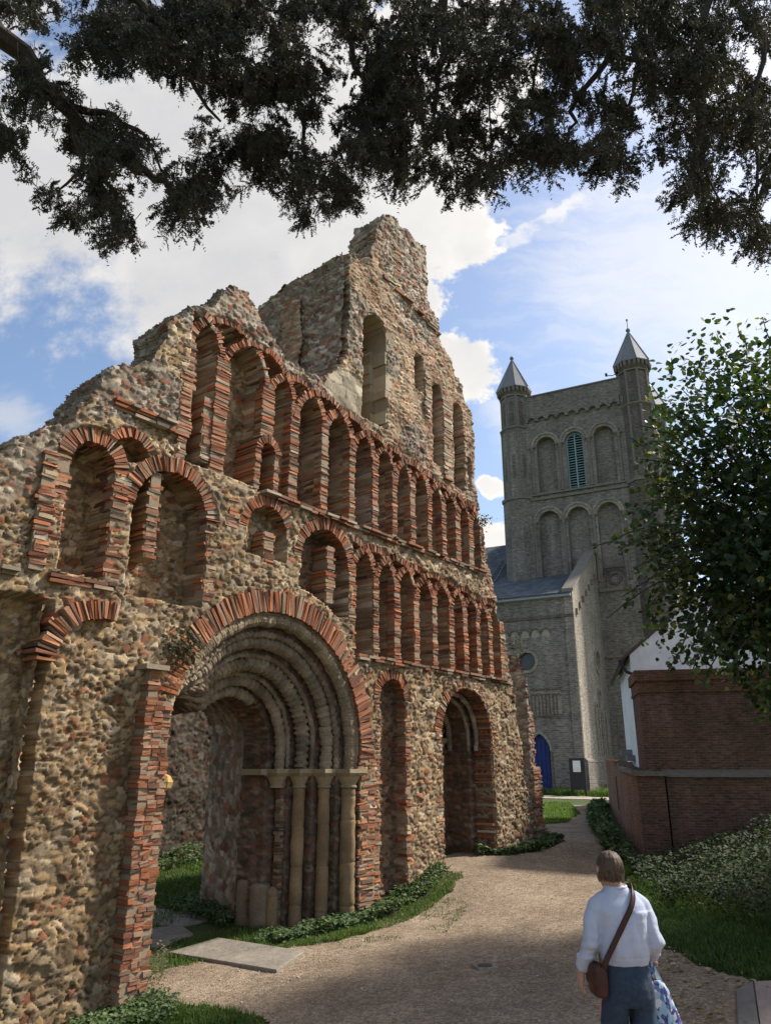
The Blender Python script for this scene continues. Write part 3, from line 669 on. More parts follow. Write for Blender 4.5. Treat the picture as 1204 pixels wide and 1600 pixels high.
def gravel(name, c1, c2):
    m, nt, b = newmat(name)
    n1 = noise(nt, 1.1, 6, .62); n2 = noise(nt, 70, 4, .7); n3 = noise(nt, 9, 5, .7)
    vo = nt.nodes.new('ShaderNodeTexVoronoi'); vo.inputs['Scale'].default_value = 42; tc = nt.nodes.new('ShaderNodeTexCoord'); nt.links.new(tc.outputs['Object'], vo.inputs['Vector'])
    rp = nt.nodes.new('ShaderNodeValToRGB'); rp.color_ramp.elements[0].position = .36; rp.color_ramp.elements[0].color = (*c1,1); rp.color_ramp.elements[1].position = .66; rp.color_ramp.elements[1].color = (*c2,1)
    nt.links.new(n1.outputs['Fac'], rp.inputs[0])
    sep = nt.nodes.new('ShaderNodeSeparateColor'); nt.links.new(vo.outputs['Color'], sep.inputs[0])
    mr = nt.nodes.new('ShaderNodeMapRange'); mr.inputs['To Min'].default_value = .62; mr.inputs['To Max'].default_value = 1.38; nt.links.new(sep.outputs[0], mr.inputs['Value'])
    sc = nt.nodes.new('ShaderNodeVectorMath'); sc.operation = 'SCALE'; nt.links.new(rp.outputs[0], sc.inputs[0]); nt.links.new(mr.outputs[0], sc.inputs['Scale'])
    c = mulcol(nt, sc.outputs[0], n2.outputs['Fac'], .72, 1.25); c = mulcol(nt, c, n3.outputs['Fac'], .70, 1.25)
    nt.links.new(c, b.inputs['Base Color']); b.inputs['Roughness'].default_value = .95
    ad = nt.nodes.new('ShaderNodeMath'); ad.operation = 'SUBTRACT'; nt.links.new(n2.outputs['Fac'], ad.inputs[0]); nt.links.new(vo.outputs['Distance'], ad.inputs[1])
    bump(nt, b, ad.outputs[0], .9, .012); return m
M_GRAV = gravel('gravel', (.225,.168,.115), (.335,.26,.182)); M_GRAV2 = gravel('pale_gravel', (.36,.31,.24), (.44,.39,.31))
def sheet(name, poly, mat, lift, step=.05, jag=.10, kind='structure', k=610):
    xs = [p[0] for p in poly]; ys = [p[1] for p in poly]
    x, y = np.meshgrid(np.arange(min(xs)-.3, max(xs)+.3, step), np.arange(min(ys)-.3, max(ys)+.3, step))
    q = poly_in(x + jag*2*(fbm(x*2.5, y*2.5, k, 5)-.5), y + jag*2*(fbm(x*2.5, y*2.5, k+9, 5)-.5), poly)
    z = hgt(x, y) + .03*(fbm(x*2, y*2, 600, 4)-.5) + lift
    o = grid_mesh(name, np.stack([x,y,z],-1), np.full(x.shape+(3,), .3), mat, None, q[:-1,:-1]&q[1:,1:]&q[1:,:-1]&q[:-1,1:])
    return setp(o, kind=kind)
pathpoly = [fw(-4.3,.45)[:2], fw(-3.9,-.4)[:2], fw(-3.2,-.6)[:2], fw(-1.6,.15)[:2], fw(0,.42)[:2], fw(1.2,.38)[:2], fw(2.0,.25)[:2], fw(2.2,-.7)[:2], fw(4.0,-.7)[:2], fw(4.0,.1)[:2], fw(5,.35)[:2], fw(6.1,.4)[:2], fw(6.3,.0)[:2],
            gp(850,1287), gp(904,1272), gp(893,1258), gp(925,1258), gp(917,1275), gp(935,1310), gp(955,1345), gp(975,1390), gp(990,1430), gp(1040,1480), gp(1095,1508), gp(1160,1528), (3.6,5.6), (4.5,3), (3,-3), (-2,-3), (-2.6,3), gp(300,1680), gp(410,1600), gp(330,1578), gp(225,1570)]
sheet('gravel_path', pathpoly, M_GRAV, .012)
xp = [cw(-9,-7.6)[:2], cw(.4,-7.6)[:2], cw(9,-8)[:2], cw(9,-9.8)[:2], cw(.4,-9.3)[:2], cw(-9,-9.3)[:2]]
sheet('church_path', xp, M_GRAV2, .02, .12, .12)

# ================================================================== church
M_CB = brick_mat('stock_brick', (.25,.218,.178), (.145,.128,.11), (.265,.24,.21), .24, .085, .014, .5, .62, 1.3, .5)
M_CD = brick_mat('dark_stock_brick', (.165,.135,.11), (.105,.088,.075), (.18,.155,.135), .24, .085, .014, .5, .65, 1.25, .5)
M_CL = brick_mat('pale_stock_brick', (.34,.295,.235), (.22,.19,.155), (.33,.295,.245), .24, .085, .014, .5, .7, 1.25, .5)
M_SLATE = brick_mat('roof_slate', (.12,.135,.15), (.075,.085,.095), (.05,.055,.06), .35, .26, .012, .6, .7, 1.35, .8)
M_LEAD = flat_mat('lead_sheet', (.20,.205,.215), 8, .85, 1.12, .2, .02, .6)
M_CST = flat_mat('weathered_stone_trim', (.21,.185,.15), 9, .75, 1.2, .5, .02)
M_TEAL = flat_mat('teal_louvre_paint', (.22,.32,.33), 10, .85, 1.1, .1, .01, .6)
M_DARK = flat_mat('dark_void', (.012,.012,.013), 5, .9, 1.1, 0)
M_BLUE = flat_mat('blue_door_paint', (.018,.035,.165), 8, .8, 1.2, .1, .01, .45)
M_GLASS = flat_mat('leaded_window_glass', (.05,.055,.055), 30, .6, 1.4, .3, .01, .3, spec=.5)
M_METAL = flat_mat('dark_metal', (.03,.03,.032), 10, .8, 1.2, .1, .01, .5)
church = thing('brick_church', 'grey brown brick church with square belfry tower and pointed turrets at the path end', 'church', (CT[0], CT[1], 0), CROT)
def wallpanel(mb, x0, x1, z0, z1, holes, y=0.0, depth=.3, tri=True, back=None, ax='x', yk=0, poly=None):
    """flat wall with recessed shapes (loops of (x,z)); reveals and backs included. ax='y' puts it on a side face"""
    def P(x, z, d): return (x, y+d, z) if ax == 'x' else (y-d, x, z)
    outer = poly or [(x0,z0),(x1,z0),(x1,z1),(x0,z1)]
    loops = [[Vector((p[0],p[1],0)) for p in outer]] + [[Vector((p[0],p[1],0)) for p in h] for h in holes]
    flat = [p for l in loops for p in l]
    t = tessellate_polygon(loops)
    mb.add([P(p.x,p.y,0) for p in flat], [tuple(q) for q in t])
    for h in holes:
        n = len(h); vs = [P(a,b,0) for a,b in h] + [P(a,b,depth) for a,b in h]
        mb.add(vs, [(i,(i+1)%n,n+(i+1)%n,n+i) for i in range(n)])
        (back or mb).add([P(a,b,depth) for a,b in h], [tuple(range(n))])
def archloop(c, hw, zs, zb, n=14, pointed=False):
    if pointed:
        L = []; Rr = hw*2*.9; cx = c+hw-Rr
        a1 = math.acos((c-cx)/Rr)
        L += [(cx+Rr*math.cos(a1*i/8), zs+Rr*math.sin(a1*i/8)) for i in range(9)]
        L += [(2*c-x, z) for x, z in L[-2::-1]]
        return [(c-hw,zb),(c+hw,zb)] + L
    return [(c-hw,zb),(c+hw,zb)] + [(c+hw*math.cos(pi*i/n), zs+hw*math.sin(pi*i/n)) for i in range(n+1)]
def circ(c, z, r, n=24): return [(c+r*math.cos(2*pi*i/n), z+r*math.sin(2*pi*i/n)) for i in range(n)]
def hood(mb, c, zs, r0, r1, y0, y1, a0=0, a1=180, n=16, ax='x', yb=0):
    def P(x, z, d): return (x, yb+d, z) if ax == 'x' else (yb-d, x, z)
    for i in range(n):
        A, B = R(a0+(a1-a0)*i/n), R(a0+(a1-a0)*(i+1)/n)
        q = lambda r, a, d: P(c+r*math.cos(a), zs+r*math.sin(a), d)
        mb.hexa([q(r0,A,y0),q(r0,B,y0),q(r0,B,y1),q(r0,A,y1),q(r1,A,y0),q(r1,B,y0),q(r1,B,y1),q(r1,A,y1)])
def octa(mb, cx, cy, r, z0, z1, r2=None): mb.lathe((cx,cy,z0), [(r,0),(r2 or r,z1-z0)], 8, rot=pi/8)
# --- tower body: front (y=0), right side (x=TX1), plain rest
TX0, TX1, TD = -3.05, 2.62, 7.4
mb = MB(); dk = MB()
up = [archloop(-1.93,.55,20.0,17.2), archloop(-.28,.5,20.05,17.1), archloop(1.38,.55,20.0,17.2)]
lo = [archloop(-2.05,.60,15.4,11.6), archloop(-.40,.60,15.4,11.6), archloop(1.25,.60,15.4,11.9), circ(1.28,11.55,.01,3)]
wallpanel(mb, TX0-.9, TX1+.9, 16.6, 22.2, up, 0, .34)
wallpanel(mb, TX0-.9, TX1+.9, 1.0, 16.6, lo[:3], 0, .34)
SX = 3.55
wallpanel(mb, .3, TD-.3, 1.0, 22.2, [archloop(2.2,.55,20.0,17.2), archloop(3.7,.5,20.05,17.1), archloop(5.3,.55,20.0,17.2), archloop(2.2,.6,15.4,11.8), archloop(3.8,.6,15.4,11.8), archloop(5.4,.6,15.4,11.8)], SX, .34, ax='y')
mb.box(-4.0, SX-.36, TD, TD+.3, 1, 22.2); mb.box(-4.3,-4.0, .5, TD, 1, 22.2)
mb.box(TX0-.5, TX1+.5, .36, TD-.1, 22.15, 22.35); mb.box(SX-.36, SX-.34, .3, TD-.3, 1, 22.2)
mb.box(-3.3, 3.1, .10, .45, 22.3, 23.36); mb.box(-3.3, 3.1, TD-.5, TD-.1, 22.3, 23.36); mb.box(SX-.55,SX-.2,.45,TD-.5,22.3,23.36); mb.box(-4.0,-3.65,.45,TD-.5,22.3,23.36)
tower = mb.build('tower_body', M_CB, church, uv=True)
mb = MB(); mb.box(-3.3,3.1,.04,.5,23.36,23.44); mb.box(SX-.6,SX-.14,.5,TD-.5,23.36,23.44); mb.box(-4.05,-3.6,.5,TD-.5,23.36,23.44); mb.build('parapet_coping', M_CST, church)
# strings
for z, h, d in ((22.22,.12,.16),(17.0,.1,.12),(16.72,.14,.10),(11.06,.16,.14),(7.58,.14,.12)):
    x0 = -3.0 if z > 12 else .42
    mb = MB(); mb.box(x0, 2.45 if z > 12 else 3.9, -d, .0, z, z+h); mb.build('string_course', M_CST, church); mb = MB(); mb.box(SX, SX+d, .6, TD-.6, z, z+h); mb.build('string_course', M_CST, church)
# corbel tables
def corbels(mb, x0, x1, zt, zb, n, d, y=0., ax='x'):
    w = (x1-x0)/n
    for i in range(n):
        c = x0+(i+.5)*w; r = w*.36
        out = [(c-w/2,zt),(c-w/2,zb),(c-r,zb)] + [(c+r*math.cos(pi-pi*k/8), zb+.02+r*math.sin(pi*k/8)) for k in range(9)] + [(c+r,zb),(c+w/2,zb),(c+w/2,zt)]
        out = [q for j, q in enumerate(out) if j == 0 or (abs(q[0]-out[j-1][0])+abs(q[1]-out[j-1][1])) > 1e-4]
        P = (lambda a, b, e: (a, y-e, b)) if ax == 'x' else (lambda a, b, e: (y+e, a, b))
        t = tessellate_polygon([[Vector((a,b,0)) for a, b in out]]); n_ = len(out)
        mb.add([P(a,b,d) for a,b in out], [tuple(q) for q in t])
        mb.add([P(a,b,d) for a,b in out]+[P(a,b,0) for a,b in out], [(k,(k+1)%n_,n_+(k+1)%n_,n_+k) for k in range(n_)])
mb = MB(); corbels(mb, .75, TD-.75, 22.22, 21.62, 9, .14, SX, 'y'); mb.build('corbel_table', M_CB, church, uv=True); mb = MB(); corbels(mb, -2.95, 2.45, 22.22, 21.62, 9, .18); mb.build('corbel_table', M_CB, church, uv=True)
# hood mouldings and shafts of the blind arches
for c in (-1.93,-.28,1.38): mb = MB(); hood(mb, c, 20.0, .56, .71, -.07, .1); hood(mb, c, 20.0, .71, .84, -.14, .05); mb.build('arch_hood', M_CL, church, uv=True)
for c in (-2.05,-.4,1.25): mb = MB(); hood(mb, c, 15.4, .61, .77, -.07, .1); hood(mb, c, 15.4, .77, .88, -.13, .05); mb.build('arch_hood', M_CL, church, uv=True)
for c in (2.2,3.7,5.3): mb = MB(); hood(mb, c, 20.0, .56, .80, -.07, .1, ax='y', yb=SX); mb.build('arch_hood', M_CD, church, uv=True)
for zs, zb, cs in ((20.0,17.15,(-2.76,-1.1,.55,2.2)), (15.4,11.65,(-2.88,-1.22,.43,2.08))):
    for c in cs:
        mb = MB(); mb.lathe((c,-.02,zb), [(.09,0),(.075,.1),(.07,zs-zb-.3),(.1,zs-zb-.25),(.15,zs-zb-.02)], 10); mb.box(c-.19,c+.19,-.15,.06,zs-.04,zs+.04); mb.build('arcade_shaft', M_CST, church)
# louvred belfry opening
lv = MB(); lv.add([(a,.33,b) for a,b in archloop(-.28,.49,20.05,17.1)], [tuple(range(17))]); void = lv.build('belfry_louvre', M_DARK, church)
mb = MB(); hood(mb, -.28, 20.05, .42, .5, .14, .24)
for x in (-.78,-.28,.22): mb.box(x-.04 if x < .2 else x-.08, x+.04 if x > -.5 else x+.08, .12, .22, 17.12, 20.05+(.45 if x == -.28 else .05))
mb.box(-.78,.22,.12,.24,17.1,17.2)
z = 17.25
while z < 20.45:
    hw = .45 if z < 20.05 else math.sqrt(max(.01,.45**2-(z-20.05)**2)); mb.hexa([(-.28-hw,.14,z),(-.28+hw,.14,z),(-.28+hw,.30,z+.1),(-.28-hw,.30,z+.1),(-.28-hw,.13,z+.03),(-.28+hw,.13,z+.03),(-.28+hw,.29,z+.13),(-.28-hw,.29,z+.13)]); z += .155
mb.build('louvre_slats', M_TEAL, void)
# turrets
for cx, cy, rod in ((-3.78,.42,0), (3.28,.42,1), (3.28,TD-.4,0), (-3.78,TD-.4,0)):
    mb = MB(); octa(mb, cx, cy, .80, 21.4, 24.2); octa(mb, cx, cy, .86, 17.05, 21.35); octa(mb, cx, cy, .98, 1.0, 16.95)
    t = mb.build('turret', M_CD if rod else M_CB, church, uv=True)
    for z0,z1,ra,rb in ((21.3,21.38,.86,.98),(21.38,21.46,.98,.98),(16.85,17.05,1.06,1.06),(23.72,24.1,.80,1.0),(23.5,23.58,.9,.9)): mb = MB(); octa(mb, cx, cy, ra, z0, z1, rb); mb.build('turret_band', M_CST, t)
    mb = MB()
    for k in range(8):
        a = pi/8+k*pi/4
        for z0, z1, r in ((21.46,23.5,.80),(17.05,21.3,.86)):
            mb.lathe((cx+r*math.cos(a), cy+r*math.sin(a), z0), [(.09,0),(.065,.12),(.065,z1-z0-.16),(.1,z1-z0)], 8)
        b_ = k*pi/4; rr = 1.0*math.cos(pi/8)
        for q in (-.2,.0,.2):
            mb.lathe((cx+rr*math.cos(b_)-q*math.sin(b_)*1.3, cy+rr*math.sin(b_)+q*math.cos(b_)*1.3, 23.72), [(.02,0),(.07,.1),(.09,.34)], 6)
    mb.build('turret_shaft', M_CST, t)
    for k in range(8):
        sl = MB()
        a = k*pi/4; rr = .80*math.cos(pi/8)+.006; tx, ty = -math.sin(a), math.cos(a)
        L = archloop(0,.15,23.05,21.6,8); sl.add([(cx+rr*math.cos(a)+u*tx, cy+rr*math.sin(a)+u*ty, zq) for u, zq in L], [tuple(range(len(L)))])
        rr = .86*math.cos(pi/8)+.006; sl.build('turret_slot', M_CD, t, uv=True); sl = MB(); L = archloop(0,.10,19.6,18.2,8); sl.add([(cx+rr*math.cos(a)+u*tx, cy+rr*math.sin(a)+u*ty, zq) for u, zq in L], [tuple(range(len(L)))])
        sl.build('turret_slot', M_CD, t, uv=True)
    mb = MB(); mb.lathe((cx,cy,24.06), [(1.08,-.03),(1.08,.03),(.07,2.22),(.05,2.24)], 8, rot=pi/8)
    c_ = mb.build('turret_roof', M_LEAD, t)
    mb = MB()
    for k in range(8):
        a = pi/8+k*pi/4; mb.tube([(cx+1.08*math.cos(a),cy+1.08*math.sin(a),24.1),(cx+.06*math.cos(a),cy+.06*math.sin(a),26.28)], .03, 6)
    mb.lathe((cx,cy,26.22), [(.03,-.02),(.09,.04),(.05,.1),(.13,.2),(.13,.28),(.04,.38)], 10)
    if rod: mb.tube([(cx,cy,26.5),(cx,cy,27.15)], .022, 6); mb.box(cx-.05,cx+.05,cy-.04,cy+.04,27.1,27.2)
    mb.build('finial', M_LEAD, c_)
mb = MB(); mb.tube([(2.55,.3,23.85),(2.2,.1,23.62),(1.9,-.05,23.6)], .025, 6); mb.box(1.82,1.94,-.12,.0,23.58,23.74); mb.build('lamp_bracket', M_METAL, church)
# panel with roundel low on the tower
mb = MB(); hood(mb, 1.28, 11.75, .24, .36, -.12, .02, 0, 360, 28); mb.box(.75,1.85,-.16,.02,12.3,12.42); mb.box(.75,.83,-.06,.02,11.25,12.3); mb.box(1.77,1.85,-.06,.02,11.25,12.3); mb.build('roundel', M_CD, church, uv=True)
# plain buttress shafts on the lower right of the tower, dark triple window recess
mb = MB(); wallpanel(mb, 2.2, 3.0, 1.0, 7.2, [archloop(2.6,.28,5.6,2.6)], -.06, .3); mb.build('tower_buttress', M_CB, church, uv=True)
# --- west wing
WF = -6.0; WR = .35
mb = MB(); gb = MB()
frz = [archloop(-3.0+.50*i,.17,8.15,7.98,8) for i in range(-6,5)]
holes = [circ(-2.0,6.87,.42)] + [archloop(-1.61,.46,2.9,1.0,pointed=True)]
wallpanel(mb, -12, WR, .6, 9.8, [h for h in holes], WF, .22, back=gb)
mb.box(-12, WR-.42, WF+.25, WF+.45, .6, 9.75)
wing = mb.build('wing_front_wall', M_CB, church, uv=True)
gb2 = MB(); gb2.add([(a,WF+.215,b) for a,b in circ(-2.0,6.87,.42)], [tuple(range(24))]); rw = gb2.build('round_window', M_GLASS, church)
mb = MB(); hood(mb, -2.0, 6.87, .42, .55, WF-.05, WF+.05, 0, 360, 28); mb.build('window_ring', M_CL, rw, uv=True)
mb = MB()
mb.add([(-1.9,WF-.006,4.46),(-.5,WF-.006,4.46),(-.5,WF-.006,5.5),(-1.9,WF-.006,5.5)], [(0,1,2,3)])
mb.build('blind_arcade_panel', M_CL, church, uv=True)
for k in range(8):
    mb = MB(); c = -.62-.165*k; hood(mb, c, 5.28, .07, .1, WF-.06, WF-.008, 0, 180, 8); mb.box(c-.1,c-.07,WF-.06,WF-.008,4.46,5.28); mb.build('blind_arcade_shaft', M_CD, church, uv=True)
mb = MB()
mb = MB()
for c in [-3.0+.50*i for i in range(-8,5)]: hood(mb, c, 8.12, .19, .25, WF-.07, WF+.02, 0, 180, 10)
mb.box(-12,WR,WF-.08,WF,8.78,8.9); mb.box(-1.9,-.5,WF-.08,WF,4.36,4.46); mb.box(-1.9,-.5,WF-.07,WF,5.55,5.62)
mb.build('wing_mouldings', M_CD, church, uv=True)
mb = MB()
for c in [-3.0+.50*i for i in range(-8,5)]: mb.add([(a,WF-.006,b) for a,b in archloop(c,.185,8.12,7.95,8)], [tuple(range(11))])
mb.build('frieze_plaster', flat_mat('frieze_plaster', (.34,.31,.25), 6, .8, 1.15, .1), church)
dl = archloop(-1.61,.45,2.9,1.0,pointed=True)
mb = MB(); mb.add([(a,WF+.16,b) for a,b in dl], [tuple(range(len(dl)))]); door = mb.build('door', M_BLUE, church)
mb = MB()
for x in (-1.98,-1.8,-1.62,-1.44,-1.26): mb.box(x-.012,x+.012,WF+.13,WF+.158,1.1,3.4 if abs(x+1.61) < .2 else 3.1)
mb.box(-2.03,-1.2,WF+.13,WF+.155,1.5,1.62); mb.box(-2.03,-1.2,WF+.13,WF+.155,2.5,2.62); mb.build('door_boards', M_BLUE, door)
mb = MB()
dl2 = [(a,b) for a,b in archloop(-1.61,.56,2.9,1.0,pointed=True)]; dl1 = archloop(-1.61,.46,2.9,1.0,pointed=True)
for i in range(1,len(dl1)):
    j = (i+1) % len(dl1); 
    if i == 0 or j == 0 and False: continue
    if i == len(dl1)-1: continue
    mb.hexa([(dl1[i][0],WF-.05,dl1[i][1]),(dl1[j][0],WF-.05,dl1[j][1]),(dl1[j][0],WF+.05,dl1[j][1]),(dl1[i][0],WF+.05,dl1[i][1]),(dl2[i][0],WF-.05,dl2[i][1]),(dl2[j][0],WF-.05,dl2[j][1]),(dl2[j][0],WF+.05,dl2[j][1]),(dl2[i][0],WF+.05,dl2[i][1])])
mb.box(-1.15,-1.05,WF-.05,WF+.05,1.0,2.9)
mb.build('door_surround', M_CL, door, uv=True)
# pilaster strips on the front corner
mb = MB(); mb.box(WR-.42,WR-.02,WF-.1,WF,.6,8.2); mb.build('corner_strip', M_CB, church, uv=True)
mb = MB(); mb.box(-12,WR-.05,WF-.22,WF-.08,9.72,9.86); mb.box(-12,WR-.05,WF-.08,WF+.3,9.7,9.8); mb.build('gutter', flat_mat('pale_gutter', (.30,.32,.33), 6, .9, 1.1, .1, .01, .6), church)
# roof slope, running on left of the tower
sl = 2.25/6
mb = MB(); mb.hexa([(-12,WF-.25,9.82),(WR-.05,WF-.25,9.82),(WR-.05,-.0,9.82+sl*6.25),(-12,-.0,9.82+sl*6.25),(-12,WF-.25,9.9),(WR-.05,WF-.25,9.9),(WR-.05,-.0,9.9+sl*6.25),(-12,-.0,9.9+sl*6.25)])
mb.hexa([(-12,0,9.82+sl*6.25),(-4.75,0,9.82+sl*6.25),(-4.75,5,9.82+sl*6.25+3.6),(-12,5,9.82+sl*6.25+3.6),(-12,0,9.9+sl*6.25),(-4.75,0,9.9+sl*6.25),(-4.75,5,9.9+sl*6.25+3.6),(-12,5,9.9+sl*6.25+3.6)])
mb.build('slate_roof', M_SLATE, church, uv=True)
# gable wall on the right of the wing
gp_ = [(WF,.6),(0-.02,.6),(-.02,13.1),(-.5,13.1),(WF-.05,9.9)]
mb = MB(); gh = [circ(-1.9,7.2,.5,20), archloop(-3.0,.17,4.9,2.75), archloop(-2.15,.24,5.55,2.75), archloop(-1.3,.17,4.9,2.75)]
gbk = MB(); wallpanel(mb, 0,0,0,0, gh, WR, .25, ax='y', poly=gp_, back=gbk)
P2 = [(WR-.4,a,b) for a,b in gp_]; n_ = len(P2); P1 = [(WR,a,b) for a,b in gp_]
mb.add(P1+P2, [(i,(i+1)%n_,n_+(i+1)%n_,n_+i) for i in range(n_)]); mb.add(P2, [tuple(range(n_))])
mb.build('gable_wall', M_CL, church, uv=True)
gw = gbk.build('gable_windows', M_GLASS, church)
for c, r, z in ((-3.0,.17,4.9),(-2.15,.24,5.55),(-1.3,.17,4.9)): mb = MB(); hood(mb, c, z, r+.01, r+.1, -.06, .04, ax='y', yb=WR); mb.build('window_hood', M_CL, gw, uv=True)
mb = MB(); hood(mb, -1.9, 7.2, .5, .62, -.06, .04, 0, 360, 24, ax='y', yb=WR); mb.build('window_ring', M_CL, gw, uv=True)
for c in (-3.3,-2.62,-1.68,-1.0): mb = MB(); mb.lathe((WR+.03,c,2.75), [(.06,0),(.05,.1),(.05,1.9),(.09,2.1)], 8); mb.build('window_shaft', M_CL, gw, uv=True)
mb = MB(); mb.hexa([(WR-.45,WF-.1,9.95),(WR+.08,WF-.1,9.95),(WR+.08,-.5,13.14),(WR-.45,-.5,13.14),(WR-.45,WF-.1,10.1),(WR+.08,WF-.1,10.1),(WR+.08,-.5,13.3),(WR-.45,-.5,13.3)]); mb.box(WR-.45,WR+.08,-.5,-.0,13.14,13.32)
for k in range(7):
    y = WF+.4+k*.75; z = 9.0+ (y-WF)*.58; mb.box(WR, WR+.1, y, y+.2, z-.28, z)
mb.build('gable_coping', M_CST, church)
mb = MB(); mb.box(WR,WR+.12,WF,-.05,.6,2.45); mb.hexa([(WR,WF,2.45),(WR+.14,WF,2.45),(WR+.14,-.05,2.45),(WR,-.05,2.45),(WR,WF,2.6),(WR+.02,WF,2.6),(WR+.02,-.05,2.6),(WR,-.05,2.6)]); mb.build('plinth', M_CB, church, uv=True)
# nave running back behind the tower
mb = MB(); mb.box(-12,-4.4,5.2,24,.6,13.4); mb.box(3.6,4.2,TD+.1,24,.6,9); mb.build('nave_wall', M_CB, church, uv=True)
# ladder on the roof
lad = thing('roof_ladder', 'thin metal ladder lying on the slate roof left of the church tower', 'ladder', cw(-5.6,-3.0,10.9), CROT)
mb = MB()
def rz_(y): return 9.93 + sl*(y-WF+.25)
for dx in (-.2,.2): mb.tube([(dx,-2.6,rz_(-5.6)-10.9+.05),(dx,3.0,rz_(0)-10.9+.05)], .03, 6); mb.tube([(dx,3.0,rz_(0)-10.9+.05),(dx,5.6,rz_(0)-10.9+1.95)], .03, 6)
mb.build('stile', M_LEAD, lad); mb = MB()
for k in range(26):
    t = k/25; y = -2.5+5.5*t; mb.tube([(-.2,y,rz_(y-3)-10.9+.05),(.2,y,rz_(y-3)-10.9+.05)], .02, 6)
for k in range(9):
    t = (k+.5)/9; mb.tube([(-.2,3+2.6*t,rz_(0)-10.9+.05+1.9*t),(.2,3+2.6*t,rz_(0)-10.9+.05+1.9*t)], .02, 6)
mb.build('rung', M_LEAD, lad)
# notice board by the church corner
nbx = cw(.25, WF-1.1); nz = T1(*nbx[:2])
nbd = thing('notice_board', 'dark upright board with a white paper sheet by the church corner', 'notice board', (nbx[0],nbx[1],nz), CROT)
mb = MB(); mb.box(-.33,.33,-.03,.03,.25,1.5); mb.build('board_panel', M_METAL, nbd)
mb = MB(); mb.box(-.33,-.26,-.04,.04,-.1,.25); mb.box(.26,.33,-.04,.04,-.1,.25); mb.build('board_leg', M_METAL, nbd)
mb = MB(); mb.box(-.17,.15,-.037,-.031,.95,1.4); mb.build('paper_sheet', flat_mat('white_paper', (.75,.75,.73), 5, .95, 1.05, 0), nbd)

# ================================================================== red brick walls and the white building on the right
M_RB = brick_mat('red_brick', (.20,.09,.056), (.11,.056,.042), (.15,.118,.094), .15, .05, .010, .7, .42, 1.5, .45)
M_RO = brick_mat('orange_red_brick', (.33,.135,.075), (.21,.085,.055), (.29,.22,.17), .15, .05, .010, .7, .5, 1.35, .5)
M_RM = brick_mat('weathered_coping_brick', (.22,.085,.05), (.14,.06,.04), (.17,.12,.09), .15, .05, .010, .7, .5, 1.35, .5)
M_COP = flat_mat('mossy_coping_stone', (.19,.17,.14), 12, .7, 1.25, .6, .02)
def frame(p, az): return p, math.atan2(math.cos(az), math.sin(az))
# local x = to the right along the wall front, y = away
TBx, TBy = 5.30, 16.45; tz = H1(5.0,16.0)
wrot = R(-12)
tall = thing('tall_brick_wall', 'tall dark red brick wall under the overhanging tree branches with a brick coping', 'wall', (TBx,TBy,0), wrot)
mb = MB(); mb.box(0,14,0,1.5,0,3.9); mb.build('brickwork', M_RB, tall, uv=True)
mb = MB(); mb.box(-.06,14,-.06,1.5,3.9,4.12); mb.box(-.03,14,-.03,1.5,3.66,3.72); mb.box(-.015,14,-.015,1.5,3.72,3.9); mb.build('coping', M_RM, tall, uv=True)
low = thing('low_brick_wall', 'low dark red brick wall below the tall brick wall with ivy at its foot', 'wall', (TBx-.12,TBy-.45,0), wrot)
mb = MB(); mb.box(.32,14,0,.4,-.3,2.0); mb.build('brickwork', M_RB, low, uv=True)
mb = MB(); mb.hexa([(.3,-.06,2.0),(14,-.06,2.0),(14,.45,2.0),(.3,.45,2.0),(.3,-.05,2.05),(14,-.05,2.05),(14,.45,2.14),(.3,.45,2.14)]); mb.build('coping', M_COP, low)
pier = thing('brick_gate_pier', 'square red brick pier with a flat stone cap at the wall corner', 'pier', (TBx-.12,TBy-.45,0), wrot)
mb = MB(); mb.box(-.2,.28,-.1,.5,-.3,2.02); mb.build('brickwork', M_RB, pier, uv=True)
mb = MB(); mb.box(-.28,.36,-.18,.55,2.02,2.11); mb.build('cap_stone', M_COP, pier)
cv = thing('curved_brick_wall', 'orange red curved garden wall with broken top beside the path to the church', 'wall', (5.0,16.5,0))
pts = [(TBx-.30,TBy-.40),(5.35,18.2),(5.85,20.4),(6.45,23.0),(7.15,26.0),(7.95,29.2)]
mb = MB(); n = 40; cpts = []
for i in range(n+1):
    t = i/n*(len(pts)-1); k = min(int(t), len(pts)-2); f = t-k
    p = [pts[max(0,min(len(pts)-1,k+j))] for j in (-1,0,1,2)]
    cpts.append(tuple(.5*((2*p[1][d])+(-p[0][d]+p[2][d])*f+(2*p[0][d]-5*p[1][d]+4*p[2][d]-p[3][d])*f*f+(-p[0][d]+3*p[1][d]-3*p[2][d]+p[3][d])*f**3) for d in (0,1)))
def topz(i): return 2.02 + .42*i/n + (.07 if (i//3) % 3 else 0)*(i > 12)
for i in range(n):
    (xa,ya),(xb,yb) = cpts[i], cpts[i+1]; t = .28; za, zb = topz(i), topz(i)
    nx, ny = (yb-ya), -(xb-xa); l = math.hypot(nx,ny); nx, ny = nx/l*t, ny/l*t
    mb.hexa([(xa,ya,-.3),(xb,yb,-.3),(xb+nx,yb+ny,-.3),(xa+nx,ya+ny,-.3),(xa,ya,za),(xb,yb,zb),(xb+nx,yb+ny,zb),(xa+nx,ya+ny,za)])
mb.build('brickwork', M_RO, cv, uv=True)
mb = MB()
for i in range(0,14):
    (xa,ya),(xb,yb) = cpts[i], cpts[i+1]; z = topz(i)
    mb.hexa([(xa-.05,ya,z),(xb-.05,yb,z),(xb+.33,yb-.06,z),(xa+.33,ya-.06,z),(xa-.03,ya,z+.06),(xb-.03,yb,z+.06+random.uniform(0,.04)),(xb+.3,yb-.06,z+.06),(xa+.3,ya-.06,z+.09)])
mb.build('coping', M_COP, cv)
